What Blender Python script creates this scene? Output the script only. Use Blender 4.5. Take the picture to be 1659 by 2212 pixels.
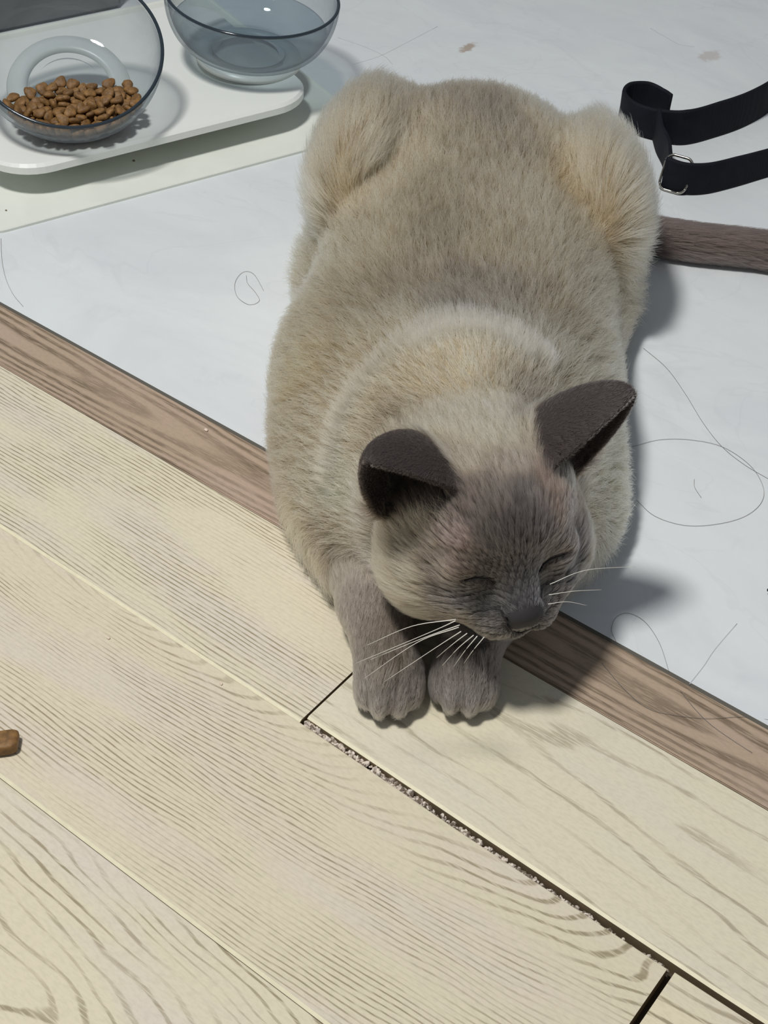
import bpy, bmesh, math, random
import numpy as np
from mathutils import Vector, Matrix

random.seed(7)
rng = np.random.default_rng(7)
scene = bpy.context.scene
for o in list(bpy.data.objects):
    bpy.data.objects.remove(o)

# ------------------------------------------------------------------ camera
H = 0.56
RW = np.array([[0.7923, -0.4367, 0.4262], [0.6087, 0.5176, -0.6013], [0.0420, 0.7358, 0.6759]])
RW = RW / np.linalg.norm(RW, axis=1)[:, None]
FPX = 3100.0
cam_d = bpy.data.cameras.new('camera')
cam_d.sensor_fit = 'VERTICAL'
cam_d.sensor_height = 36.0
cam_d.lens = 36.0 * FPX / 2212.0
cam_d.clip_start = 0.02
cam = bpy.data.objects.new('camera', cam_d)
scene.collection.objects.link(cam)
M = Matrix([list(RW[i]) for i in range(3)]).to_4x4()
M.translation = Vector((0, 0, H))
cam.matrix_world = M
scene.camera = cam

# ------------------------------------------------------------------ world, lamp, exposure
world = bpy.data.worlds.new('room_light')
scene.world = world
world.use_nodes = True
bg = world.node_tree.nodes['Background']
bg.inputs[0].default_value = (0.84, 0.90, 1.0, 1)
bg.inputs[1].default_value = 0.20
ld = bpy.data.lights.new('ceiling_lamp', 'AREA')
ld.shape = 'DISK'
ld.size = 0.27
ld.energy = 31.0
ld.color = (1.0, 0.985, 0.955)
lamp = bpy.data.objects.new('ceiling_lamp', ld)
scene.collection.objects.link(lamp)
lamp.location = (-0.59, -0.05, 1.9)
lamp.rotation_euler = (Vector((-0.35, 0.6, 0.0)) - Vector(lamp.location)).to_track_quat('-Z', 'Y').to_euler()
scene.view_settings.view_transform = 'Standard'
scene.view_settings.look = 'None'
scene.view_settings.gamma = 1.0
scene.view_settings.use_curve_mapping = False
scene.view_settings.exposure = 0.0
scene.cycles.max_bounces = 10
scene.cycles.transmission_bounces = 10
scene.cycles.transparent_max_bounces = 12


# ------------------------------------------------------------------ helpers
def at(px, py, z=0.0):
    """world point at height z seen at a photo pixel (used once, to survey where things stand)"""
    d = RW @ np.array([px - 829.5, -(py - 1106.0), -FPX])
    return np.array([0, 0, H]) + d * ((z - H) / d[2])


def lin(r, g, b):
    def f(c):
        c /= 255.0
        return c / 12.92 if c <= 0.04045 else ((c + 0.055) / 1.055) ** 2.4
    return (f(r), f(g), f(b), 1.0)


def link(o, parent=None):
    scene.collection.objects.link(o)
    if parent is not None:
        o.parent = parent
    return o


def tag(o, label=None, cat=None, group=None, kind=None):
    if label: o['label'] = label
    if cat: o['category'] = cat
    if group: o['group'] = group
    if kind: o['kind'] = kind
    return o


def empty(name, loc=(0, 0, 0), rz=0.0):
    o = bpy.data.objects.new(name, None)
    o.empty_display_size = 0.02
    o.location = loc
    o.rotation_euler = (0, 0, rz)
    return link(o)


def mesh_obj(name, bm, mats, parent=None, smooth=False):
    me = bpy.data.meshes.new(name)
    bm.normal_update()
    bm.to_mesh(me)
    bm.free()
    for m in (mats if isinstance(mats, (list, tuple)) else [mats]):
        me.materials.append(m)
    if smooth:
        me.polygons.foreach_set('use_smooth', [True] * len(me.polygons))
    return link(bpy.data.objects.new(name, me), parent)


def pydata_obj(name, V, F, mats, parent=None, smooth=True):
    me = bpy.data.meshes.new(name)
    me.from_pydata([tuple(v) for v in V], [], F)
    for m in (mats if isinstance(mats, (list, tuple)) else [mats]):
        me.materials.append(m)
    me.update()
    if smooth:
        me.polygons.foreach_set('use_smooth', [True] * len(me.polygons))
    return link(bpy.data.objects.new(name, me), parent)


class NT:
    """small node-tree writer"""
    def __init__(s, name):
        s.m = bpy.data.materials.new(name)
        s.m.use_nodes = True
        s.t = s.m.node_tree
        s.bsdf = s.t.nodes['Principled BSDF']
        s.out = s.t.nodes['Material Output']
    def n(s, typ, **kw):
        nd = s.t.nodes.new(typ)
        for k, v in kw.items():
            setattr(nd, k, v)
        return nd
    def l(s, a, b):
        s.t.links.new(a, b)
    def val(s, sock, v):
        if hasattr(v, 'is_output') or isinstance(v, bpy.types.NodeSocket):
            s.l(v, sock)
        else:
            sock.default_value = v
    def math(s, op, a, b=None, c=None, clamp=False):
        nd = s.n('ShaderNodeMath', operation=op, use_clamp=clamp)
        s.val(nd.inputs[0], a)
        if b is not None: s.val(nd.inputs[1], b)
        if c is not None: s.val(nd.inputs[2], c)
        return nd.outputs[0]
    def vmath(s, op, a, b):
        nd = s.n('ShaderNodeVectorMath', operation=op)
        s.val(nd.inputs[0], a); s.val(nd.inputs[1], b)
        return nd.outputs[0]
    def mapr(s, v, a, b, c=0.0, d=1.0, smooth=True):
        nd = s.n('ShaderNodeMapRange', interpolation_type='SMOOTHSTEP' if smooth else 'LINEAR')
        s.val(nd.inputs[0], v)
        for i, x in enumerate((a, b, c, d)): nd.inputs[i + 1].default_value = x
        return nd.outputs[0]
    def noise(s, vec, scale, detail=3.0, rough=0.55, dist=0.0):
        nd = s.n('ShaderNodeTexNoise')
        s.l(vec, nd.inputs['Vector'])
        nd.inputs['Scale'].default_value = scale
        nd.inputs['Detail'].default_value = detail
        nd.inputs['Roughness'].default_value = rough
        nd.inputs['Distortion'].default_value = dist
        return nd.outputs['Fac']
    def mapping(s, vec, loc=(0, 0, 0), rot=(0, 0, 0), scale=(1, 1, 1)):
        nd = s.n('ShaderNodeMapping')
        s.l(vec, nd.inputs[0])
        nd.inputs[1].default_value = loc; nd.inputs[2].default_value = rot; nd.inputs[3].default_value = scale
        return nd.outputs[0]
    def mix(s, fac, a, b, blend='MIX'):
        nd = s.n('ShaderNodeMix', data_type='RGBA', blend_type=blend)
        s.val(nd.inputs[0], fac); s.val(nd.inputs[6], a); s.val(nd.inputs[7], b)
        return nd.outputs[2]
    def coords(s):
        return s.n('ShaderNodeTexCoord').outputs['Object']
    def bump(s, h, strength=0.3, dist=0.001):
        nd = s.n('ShaderNodeBump')
        nd.inputs['Strength'].default_value = strength
        nd.inputs['Distance'].default_value = dist
        s.l(h, nd.inputs['Height'])
        s.l(nd.outputs[0], s.bsdf.inputs['Normal'])


def plain(name, col, rough=0.5, metal=0.0, spec=0.5, noise_amt=0.0, noise_scale=200.0):
    m = NT(name)
    b = m.bsdf
    if noise_amt:
        nz = m.noise(m.coords(), noise_scale, 4.0)
        c = m.mix(m.mapr(nz, 0.35, 0.65), col, tuple(x * (1 - noise_amt) for x in col[:3]) + (1,))
        m.l(c, b.inputs['Base Color'])
    else:
        b.inputs['Base Color'].default_value = col
    b.inputs['Roughness'].default_value = rough
    b.inputs['Metallic'].default_value = metal
    b.inputs['Specular IOR Level'].default_value = spec
    return m.m


def wood(name, light, tint, line, freq, yc, xc, bx, seed, line_w=0.24, line_amt=1.0, breakup=0.5, warp=0.6, tint_amt=0.8, knots=0.6, fade_min=0.12):
    """plank grain: long nested ellipses about (xc, yc), drawn as broken dark pore lines"""
    m = NT(name)
    co = m.coords()
    sep = m.n('ShaderNodeSeparateXYZ'); m.l(co, sep.inputs[0])
    x, y = sep.outputs[0], sep.outputs[1]
    st = m.mapping(co, loc=(seed * 3.7, seed * 1.3, 0), scale=(6, 22, 1))
    n1 = m.noise(st, 1.0, 2.0)
    st2 = m.mapping(co, loc=(seed * 1.9, seed * 5.1, 0), scale=(26, 160, 1))
    n2 = m.noise(st2, 1.0, 3.0)
    dy = m.math('SUBTRACT', y, yc)
    dx = m.math('MULTIPLY', m.math('SUBTRACT', x, xc), bx)
    r = m.math('SQRT', m.math('ADD', m.math('MULTIPLY', dy, dy), m.math('MULTIPLY', dx, dx)))
    v = m.math('MULTIPLY', r, freq)
    v = m.math('ADD', v, m.math('MULTIPLY', n1, warp * 5.0))
    v = m.math('ADD', v, m.math('MULTIPLY', n2, 0.34))
    fr = m.math('FRACT', v)
    tri = m.math('ABSOLUTE', m.math('SUBTRACT', fr, 0.5))          # 0 on the line
    ln = m.mapr(tri, line_w * 0.35, line_w, 1.0, 0.0)
    # pores break the line into dashes
    st3 = m.mapping(co, loc=(seed, seed * 2, 0), scale=(70, 900, 1))
    dash = m.mapr(m.noise(st3, 1.0, 2.0), 0.36, 0.56, 1.0 - breakup, 1.0)
    # whole regions where the grain fades out
    st4 = m.mapping(co, loc=(seed * 7.1, seed, 0), scale=(9, 26, 1))
    fade = m.mapr(m.noise(st4, 1.0, 2.0), 0.38, 0.60, fade_min, 1.0)
    ln = m.math('MULTIPLY', m.math('MULTIPLY', ln, dash), m.math('MULTIPLY', fade, line_amt))
    st5 = m.mapping(co, loc=(seed * 2.3, seed * 4.4, 0), scale=(7, 30, 1))
    tn = m.mapr(m.noise(st5, 1.0, 3.0), 0.42, 0.66, 0.0, tint_amt)
    base = m.mix(tn, light, tint)
    speck = m.mapr(m.noise(m.mapping(co, scale=(260, 700, 1)), 1.0, 2.0), 0.30, 0.62, 0.95, 1.03)
    c = m.mix(ln, base, line)
    c = m.mix(1.0, c, m.n('ShaderNodeCombineColor').outputs[0], 'MULTIPLY') if False else c
    vm = m.n('ShaderNodeVectorMath', operation='SCALE'); m.l(c, vm.inputs[0]); m.l(speck, vm.inputs['Scale'])
    c = vm.outputs[0]
    # rare small knots
    vor = m.n('ShaderNodeTexVoronoi', feature='F1'); m.l(m.mapping(co, loc=(seed, seed * .7, 0), scale=(16, 26, 1)), vor.inputs['Vector'])
    vor.inputs['Scale'].default_value = 1.0
    kn = m.math('MULTIPLY', m.mapr(vor.outputs['Distance'], 0.03, 0.085, 1.0, 0.0), m.mapr(m.noise(m.mapping(co, loc=(seed, 0, 0), scale=(8, 8, 1)), 1.0, 1.0), 0.50, 0.58))
    c = m.mix(m.math('MULTIPLY', kn, knots), c, tuple(k * 0.75 for k in line[:3]) + (1,))
    m.l(c, m.bsdf.inputs['Base Color'])
    m.bsdf.inputs['Roughness'].default_value = 0.55
    m.bsdf.inputs['Specular IOR Level'].default_value = 0.25
    m.bump(m.math('MULTIPLY', ln, -1.0), 0.25, 0.0006)
    return m.m


# ------------------------------------------------------------------ floor: planks, edge trim
CREAM = lin(217, 208, 184); PINK = lin(213, 203, 190); LINE = lin(156, 144, 118)
m_sub = plain('subfloor_dark', lin(70, 60, 48), 0.9)
m_bevel = plain('plank_bevel_cream', lin(238, 230, 199), 0.45, noise_amt=0.08, noise_scale=160)  # cream bevel paint, brightened because this edge faces the light
m_core = plain('plank_core', lin(142, 124, 96), 0.8)

bm = bmesh.new()
bmesh.ops.create_cube(bm, size=1.0, matrix=Matrix.Translation((-0.4, 0.6, -0.0135)) @ Matrix.Diagonal((4.0, 3.6, 0.009, 1)))
floor = mesh_obj('floor', bm, m_sub)
tag(floor, 'pale wood-look laminate plank floor', None, None, 'structure')


def plank(stations, mat, ztop=0.0, bev=0.0015):
    """stations: (x, lower edge y, upper edge y) from left to right; the near long edge carries a pale bevel"""
    zb = ztop - 0.009
    bm = bmesh.new()
    rings = []
    for x, yl, yh in stations:
        rings.append([bm.verts.new(p) for p in ((x, yl + 0.0002, zb), (x, yl, ztop - 0.0009), (x, yl + bev, ztop), (x, yh - 0.0004, ztop), (x, yh, ztop - 0.0003), (x, yh - 0.0001, zb))])
    for L, Rr in zip(rings, rings[1:]):
        for i in range(6):
            j = (i + 1) % 6
            f = bm.faces.new((L[i], Rr[i], Rr[j], L[j]))
            f.material_index = 1 if i == 1 else (0 if i in (2, 3) else 2)
    f = bm.faces.new(rings[0][::-1]); f.material_index = 2
    f = bm.faces.new(rings[-1]); f.material_index = 2
    bmesh.ops.recalc_face_normals(bm, faces=bm.faces[:])
    return mesh_obj('plank', bm, [mat, m_bevel, m_core], floor)


wA = wood('wood_fine_grain', CREAM, PINK, LINE, 400, 0.300, -0.95, 0.03, 1.0, warp=0.9, breakup=0.7, line_w=0.22)
wB = wood('wood_sparse_cathedral', lin(218, 210, 185), lin(214, 207, 190), lin(170, 160, 136), 100, 0.415, 0.16, 0.085, 4.2, line_w=0.13, breakup=0.85, warp=0.6, tint_amt=0.6, line_amt=0.85)
wC = wood('wood_mixed_grain', lin(215, 205, 180), lin(213, 202, 187), LINE, 420, 0.350, -0.42, 0.15, 2.6, warp=1.2, breakup=0.7, line_w=0.20)
wD = wood('wood_wide_arches', lin(216, 207, 181), PINK, LINE, 260, 0.16, -0.80, 0.10, 6.3, line_w=0.16, warp=1.3, breakup=0.75)
wE = wood('wood_plain', lin(220, 210, 182), PINK, LINE, 120, 0.30, 0.25, 0.06, 8.1, line_w=0.16, breakup=0.75, warp=0.6)

plank([(-2.3, 0.3493, 0.4496), (-0.2915, 0.3493, 0.4496)], wA)
plank([(-0.2902, 0.3535, 0.4496), (-0.19, 0.3516, 0.4496), (-0.06, 0.3498, 0.4496), (1.3, 0.3498, 0.4496)], wB)
plank([(-2.3, 0.2333, 0.3490), (-0.2910, 0.2333, 0.3489), (-0.19, 0.2333, 0.3465), (-0.0812, 0.2333, 0.3457)], wC)
plank([(-0.0778, 0.2333, 0.3464), (1.3, 0.2333, 0.3464)], wE)
plank([(-2.3, 0.1174, 0.2328), (0.10, 0.1174, 0.2328)], wD)
plank([(0.1015, 0.1174, 0.2328), (1.3, 0.1174, 0.2328)], wA)
plank([(-2.3, 0.0015, 0.1169), (-0.35, 0.0015, 0.1169)], wC)
plank([(-0.3488, 0.0015, 0.1169), (1.3, 0.0015, 0.1169)], wB)
plank([(-2.3, -0.1144, 0.0010), (1.3, -0.1144, 0.0010)], wA)
plank([(-2.3, -0.2303, -0.1149), (1.3, -0.2303, -0.1149)], wD)

wS = wood('wood_brown_trim', lin(176, 156, 135), lin(182, 160, 146), lin(118, 102, 84), 430, 0.475, -3.0, 0.012, 3.3, line_w=0.36, warp=0.30, breakup=0.65, knots=0.0, fade_min=0.55, tint_amt=0.6)
bm = bmesh.new()
bmesh.ops.create_cube(bm, size=1.0, matrix=Matrix.Translation((-0.5, 0.4735, -0.0045)) @ Matrix.Diagonal((3.6, 0.0466, 0.0090, 1)))
bmesh.ops.bevel(bm, geom=[e for e in bm.edges if abs(e.verts[0].co.x - e.verts[1].co.x) > 1], offset=0.0006, segments=2, affect='EDGES')
tag(mesh_obj('trim_1', bm, wS), 'brown wood-grain edge strip between pale planks and white sheet', None, None, 'structure')

# crumbs packed in the open joint
bm = bmesh.new()
for k in range(380):
    u = random.random() ** 1.15
    x = -0.2885 + u * 0.208
    ylo = 0.3489 + (0.3457 - 0.3489) * u; yhi = 0.3534 + (0.3500 - 0.3534) * u
    y = ylo + 0.0003 + random.random() * max(0.0004, (yhi - ylo) * (0.72 - 0.45 * u))
    s = random.uniform(0.0008, 0.0023) * (1.0 - 0.40 * u)
    mat = Matrix.Translation((x, y, -0.0040 + random.random() * 0.0026 - 0.0016 * u)) @ Matrix.Rotation(random.random() * 6, 4, Vector((random.random(), random.random(), random.random() + .1)).normalized()) @ Matrix.Diagonal((s * random.uniform(.7, 1.4), s, s * random.uniform(.6, 1.1), 1))
    r = bmesh.ops.create_icosphere(bm, subdivisions=1, radius=1.0, matrix=mat)
    for v in r['verts']:
        v.co += Vector((random.uniform(-1, 1), random.uniform(-1, 1), random.uniform(-1, 1))) * s * 0.22
mc = NT('crumb_chalk')
vz = mc.noise(mc.coords(), 420.0, 3.0)
mc.l(mc.mix(mc.mapr(vz, 0.42, 0.60), lin(120, 106, 92), lin(232, 220, 206)), mc.bsdf.inputs['Base Color'])
mc.bsdf.inputs['Roughness'].default_value = 0.5
tag(mesh_obj('joint_crumbs', bm, mc.m), 'chalky whitish crumbs packed in the open joint between two planks', 'debris', None, 'stuff')

# ------------------------------------------------------------------ white marble-pattern sheet
mm = NT('white_marble_vinyl')
co = mm.coords()
n1 = mm.noise(mm.mapping(co, rot=(0, 0, 0.5), scale=(5, 11, 1)), 1.0, 5.0, 0.6, 1.2)
n2 = mm.noise(mm.mapping(co, scale=(2.2, 3.1, 1)), 1.0, 3.0)
n3 = mm.noise(co, 26.0, 5.0, 0.6, 0.8)
cl = mm.mix(mm.mapr(n1, 0.36, 0.68), lin(220, 225, 226), lin(213, 217, 220))
cl = mm.mix(mm.mapr(n2, 0.45, 0.65, 0.0, 0.5), cl, lin(212, 217, 217))
cl = mm.mix(mm.mapr(n3, 0.56, 0.74, 0.0, 0.25), cl, lin(199, 203, 206))
vein = mm.mapr(mm.math('ABSOLUTE', mm.math('SUBTRACT', mm.noise(mm.mapping(co, rot=(0, 0, 0.9), scale=(4, 7, 1)), 1.0, 4.0, 0.5, 1.5), 0.5)), 0.0, 0.010, 0.10, 0.0)
cl = mm.mix(vein, cl, lin(176, 180, 184))
def spot(m, base, px, py, rx, ry, col, amt):
    p = at(px, py, 0.0015)
    d = m.vmath('MULTIPLY', m.vmath('SUBTRACT', m.coords(), (p[0], p[1], 0)), (1 / rx, 1 / ry, 0))
    ln_ = m.n('ShaderNodeVectorMath', operation='LENGTH'); m.l(d, ln_.inputs[0])
    wob = m.math('ADD', ln_.outputs['Value'], m.math('MULTIPLY', m.math('SUBTRACT', m.noise(m.coords(), 160.0, 3.0), 0.5), 1.6))
    return m.mix(m.mapr(wob, 0.45, 1.1, amt, 0.0), base, col)
cl = spot(mm, cl, 1012, 102, 0.006, 0.014, lin(160, 138, 116), 0.75)
cl = spot(mm, cl, 1532, 122, 0.010, 0.016, lin(186, 176, 170), 0.6)
cl = spot(mm, cl, 1100, 195, 0.009, 0.010, lin(196, 184, 168), 0.3)
mm.l(cl, mm.bsdf.inputs['Base Color'])
mm.bsdf.inputs['Roughness'].default_value = 0.42
mm.bsdf.inputs['Specular IOR Level'].default_value = 0.3
mm.bump(mm.math('ADD', mm.math('MULTIPLY', mm.noise(mm.mapping(co, scale=(9, 16, 1)), 1.0, 3.0, 0.5, 0.6), 1.0), mm.math('MULTIPLY', n3, 0.12)), 0.25, 0.006)
m_sheet_edge = plain('sheet_edge_shade', lin(96, 94, 86), 0.7)  # grey bevel, darkened to hold the shadow along the sheet edge
bm = bmesh.new()
NX, Y0, Y1, ZT = 60, 0.4957, 3.0, 0.0016
prev = None
for i in range(NX + 1):
    x = -2.6 + 4.4 * i / NX
    col = [bm.verts.new(p) for p in ((x, Y0 - 0.0012, 0.0001), (x, Y0, ZT), (x, Y1, ZT), (x, Y1, 0.0001))]
    if prev:
        for a, b, mi in ((0, 1, 1), (1, 2, 0), (2, 3, 1), (3, 0, 1)):
            f = bm.faces.new((prev[a], col[a], col[b], prev[b])); f.material_index = mi
    prev = col
bmesh.ops.recalc_face_normals(bm, faces=bm.faces[:])
sheet = mesh_obj('marble_sheet', bm, [mm.m, m_sheet_edge])
tag(sheet, 'white marble-patterned vinyl sheet laid under the cat and feeder', 'floor sheet')
# thin dark creases where the sheet has been folded
m_crease = plain('crease_grey', lin(176, 179, 182), 0.6)


def tube(name, pts, r, mat, parent=None, r1=None, sub=6, sides=6):
    """swept tube through a list of points (Catmull-Rom), tapering to r1"""
    P = [np.array(p, float) for p in pts]
    if len(P) > 2:
        Q = [2 * P[0] - P[1]] + P + [2 * P[-1] - P[-2]]
        out = []
        for i in range(1, len(Q) - 2):
            for k in range(sub):
                t = k / sub
                a, b, c, d = Q[i - 1], Q[i], Q[i + 1], Q[i + 2]
                out.append(0.5 * (2 * b + (c - a) * t + (2 * a - 5 * b + 4 * c - d) * t * t + (3 * b - a - 3 * c + d) * t ** 3))
        out.append(P[-1]); P = out
    V, F = [], []
    n = len(P)
    for i, p in enumerate(P):
        tg = P[min(i + 1, n - 1)] - P[max(i - 1, 0)]
        tg = tg / (np.linalg.norm(tg) + 1e-12)
        a = np.cross(tg, [0, 0, 1.0]) if abs(tg[2]) < .9 else np.cross(tg, [1.0, 0, 0])
        a /= np.linalg.norm(a); b = np.cross(tg, a)
        rr = r if r1 is None else r + (r1 - r) * i / (n - 1)
        for k in range(sides):
            th = 2 * math.pi * k / sides
            V.append(p + rr * (math.cos(th) * a + math.sin(th) * b))
    for i in range(n - 1):
        for k in range(sides):
            k2 = (k + 1) % sides
            F.append((i * sides + k, i * sides + k2, (i + 1) * sides + k2, (i + 1) * sides + k))
    F.append(tuple(range(sides))[::-1]); F.append(tuple(range((n - 1) * sides, n * sides)))
    return pydata_obj(name, V, F, mat, parent)


def crease(pxs):
    tube('crease', [at(x, y, ZT - 0.00022) for x, y in pxs], 0.00036, m_crease, sheet)
crease([(762, 140), (820, 122), (880, 92), (945, 58)])
crease([(730, 82), (790, 103), (830, 122), (848, 140)])
crease([(1405, 62), (1440, 82), (1468, 97), (1500, 102)])
crease([(1592, 1348), (1545, 1403), (1520, 1440), (1490, 1478)])

m_hair = plain('stray_hair_dark', lin(132, 126, 122), 0.4)
def stray(pxs, label, r=0.00011, z=None):
    pts = []
    for x, y in pxs:
        p = at(x, y, ZT)
        zz = ZT + r + 0.0001 if p[1] > 0.4945 else 0.0004
        pts.append(at(x, y, zz + 0.0002))
    tag(tube('stray_hair', pts, r, m_hair), label, 'hair', 'stray hairs on the floor')
stray([(1390, 752), (1440, 795), (1480, 850), (1520, 915), (1560, 965), (1610, 1005), (1670, 1040)], 'long stray hair running from behind the ear over the white sheet')
stray([(1365, 965), (1425, 950), (1490, 950), (1560, 965), (1620, 1005), (1648, 1050), (1645, 1085), (1610, 1115), (1550, 1132), (1480, 1135), (1415, 1115), (1375, 1080)], 'large open loop of stray hair on the white sheet')
stray([(1332, 1388), (1321, 1360), (1332, 1332), (1360, 1325), (1395, 1345), (1425, 1390), (1445, 1450)], 'stray hair curled in an arch where sheet meets brown strip')
stray([(2, 515), (4, 560), (12, 600), (28, 635), (50, 662)], 'short bent stray hair near the corner of the feeding mat')
stray([(570, 628), (548, 592), (525, 588), (508, 610), (512, 640), (538, 658), (560, 650), (552, 632), (535, 612), (532, 595)], "tiny knotted stray hair beside the cat's flank")
stray([(1300, 1432), (1350, 1490), (1400, 1530), (1460, 1545), (1530, 1552), (1610, 1548), (1668, 1556)], 'stray hair lying across the brown strip and onto the sheet')
stray([(1470, 1492), (1500, 1530), (1532, 1562), (1570, 1590), (1625, 1626)], 'stray hair slanting along the grain of the brown strip')
stray([(1500, 1035), (1500, 1050), (1506, 1062), (1515, 1075)], 'tiny stray hair inside the large hair loop')

m_bit = plain('pale_bit', lin(226, 208, 190), 0.6)
def bit(px, py, s, label, z=0.0, mat=None):
    bm = bmesh.new()
    p = at(px, py, z)
    bmesh.ops.create_icosphere(bm, subdivisions=2, radius=1.0, matrix=Matrix.Translation((p[0], p[1], z + s * 0.4)) @ Matrix.Diagonal((s * 1.2, s, s * .55, 1)))
    for v in bm.verts: v.co += Vector((random.uniform(-1, 1), random.uniform(-1, 1), random.uniform(-.5, 1))) * s * .2
    tag(mesh_obj('crumb', bm, mat or m_bit, smooth=True), label, 'crumb')
bit(445, 930, 0.0012, 'pale pink crumb on the brown wood strip')
bit(234, 1379, 0.0009, 'tiny white crumb on the plank left of the knot')
bit(478, 1478, 0.0008, 'tiny white crumb just below the long plank joint')

# ------------------------------------------------------------------ feeding station
M0 = np.array([-0.70, 0.68, 0.0]); EV = np.array([0.341, 0.940, 0.0]); EV /= np.linalg.norm(EV)
NV = np.array([-EV[1], EV[0], 0.0]); UP = np.array([0, 0, 1.0])
def sn(s, n, z): return M0 + EV * s + NV * n + UP * z

m_mat = plain('feeding_mat_silicone', lin(226, 230, 221), 0.55, noise_amt=0.04, noise_scale=30)
m_white = plain('stand_white_plastic', lin(232, 235, 230), 0.32)


def rounded_slab(s0, s1, n0, n1, r, z0, z1, lip=0.0, rb=0.0006, seg=10):
    """outline polygon with rounded corners, extruded; optional raised lip along the rim"""
    out = []
    for cs, cn, a0 in ((s1 - r, n0 + r, -90), (s1 - r, n1 - r, 0), (s0 + r, n1 - r, 90), (s0 + r, n0 + r, 180)):
        for k in range(seg + 1):
            a = math.radians(a0 + 90 * k / seg)
            out.append((cs + r * math.cos(a), cn + r * math.sin(a)))
    bm = bmesh.new()
    def inset(d):
        cs_, cn_ = (s0 + s1) / 2, (n0 + n1) / 2
        o2 = []
        for s, n in out:
            # move towards the centre by d on each axis proportionally to the corner normal
            ss = max(s0 + r, min(s1 - r, s)); nn = max(n0 + r, min(n1 - r, n))
            vx, vy = s - ss, n - nn
            L = math.hypot(vx, vy)
            o2.append((s - vx / L * d, n - vy / L * d))
        return o2
    prof = [(0, z0), (0, z1 - rb), (rb, z1)]
    if lip:
        prof = [(0, z0), (0, z1 + lip - rb), (rb, z1 + lip), (0.0022, z1 + lip), (0.0032, z1)]
    rings = []
    for d, z in prof:
        rings.append([bm.verts.new(sn(s, n, z)) for s, n in inset(d)])
    N = len(out)
    for a, b in zip(rings, rings[1:]):
        for i in range(N):
            bm.faces.new((a[i], a[(i + 1) % N], b[(i + 1) % N], b[i]))
    bm.faces.new(rings[-1]); bm.faces.new(rings[0][::-1])
    bmesh.ops.recalc_face_normals(bm, faces=bm.faces[:])
    return bm

fm = mesh_obj('feeding_mat', rounded_slab(-0.150, 0.185, -0.0050, 0.300, 0.022, ZT, ZT + 0.0016, 0.0009), m_mat)
tag(fm, 'off-white rounded silicone feeding mat under the bowl stand', 'mat')
MT = ZT + 0.0016

m_speck = plain('dark_speck', lin(120, 108, 90), 0.8)
bit(289, 348, 0.0010, 'dark speck on the feeding mat in the shadow of the stand', MT, m_speck)
bit(13, 455, 0.0007, 'tiny dark speck near the rounded corner of the feeding mat', MT, m_speck)

# stand: flat top plate on two side feet, with a ring seat under each bowl
stand = empty('bowl_stand', sn(0.02, 0.13, MT))
tag(stand, 'low white plastic stand holding two glass bowls', 'bowl stand')
ST = empty  # readability
def to_local(o, root):
    o.parent = root
    o.matrix_parent_inverse = Matrix.Translation(root.location).inverted()
PZ0, PZ1 = 0.0225, 0.0300
pl = mesh_obj('top_plate', rounded_slab(-0.118, 0.150, 0.0235, 0.2330, 0.040, PZ0, PZ1, 0, 0.0022), m_white, smooth=False)
to_local(pl, stand)
for s0, s1 in ((-0.085, -0.065), (0.095, 0.115)):
    ft = mesh_obj('foot', rounded_slab(s0, s1, 0.065, 0.200, 0.006, MT, PZ0), m_white)
    to_local(ft, stand)


def frame_from(Nv):
    Nv = np.array(Nv, float); Nv /= np.linalg.norm(Nv)
    E = EV - Nv * (EV @ Nv); E /= np.linalg.norm(E)
    V = np.cross(Nv, E)
    m = Matrix([[E[0], V[0], Nv[0], 0], [E[1], V[1], Nv[1], 0], [E[2], V[2], Nv[2], 0], [0, 0, 0, 1]])
    return m


def lathe(prof, seg=96):
    V, F = [], []
    for r, z in prof:
        if r < 1e-6:
            V.append((0, 0, z)); continue
    V = []; idx = []
    for r, z in prof:
        if r < 1e-6:
            idx.append([len(V)]); V.append((0, 0, z))
        else:
            idx.append(list(range(len(V), len(V) + seg)))
            V += [(r * math.cos(2 * math.pi * k / seg), r * math.sin(2 * math.pi * k / seg), z) for k in range(seg)]
    for a, b in zip(idx, idx[1:]):
        for k in range(seg):
            k2 = (k + 1) % seg
            if len(a) == 1 and len(b) == 1: continue
            if len(a) == 1: F.append((a[0], b[k2], b[k]))
            elif len(b) == 1: F.append((a[k], a[k2], b[0]))
            else: F.append((a[k], a[k2], b[k2], b[k]))
    return V, F

# bowl in its own frame: rim plane z=0, bottom z=-BD
BR, BD, WALL = 0.0700, 0.0515, 0.0024
def bowl_r(t):
    """outer radius for t in [0,1] from foot to rim"""
    return 0.030 + (BR - 0.030) * math.sin(t * math.pi / 2) ** 0.85
NB = 26
outer = [(bowl_r(i / NB), -BD + BD * (1 - math.cos(i / NB * math.pi / 2) ** 1.0) * 1.0) for i in range(NB + 1)]
outer = [(r, z + 0.006 * (1 - (i / NB)) ) for i, (r, z) in enumerate(outer)]
inner = [(max(r - WALL * 1.0, 0), z + (WALL if i < 3 else WALL * 0.55)) for i, (r, z) in enumerate(outer)]
foot = [(0.0, -BD + 0.0040), (0.0245, -BD + 0.0040), (0.0262, -BD), (0.0292, -BD), (0.0302, -BD + 0.003)]
prof = foot + outer[0:] + [(BR - 0.0003, 0.0009), (BR - WALL * .5, 0.0013), (BR - WALL, 0.0009)] + inner[::-1][1:] + [(0.012, inner[0][1] - 0.0003), (0.0, inner[0][1] - 0.0003)]

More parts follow.
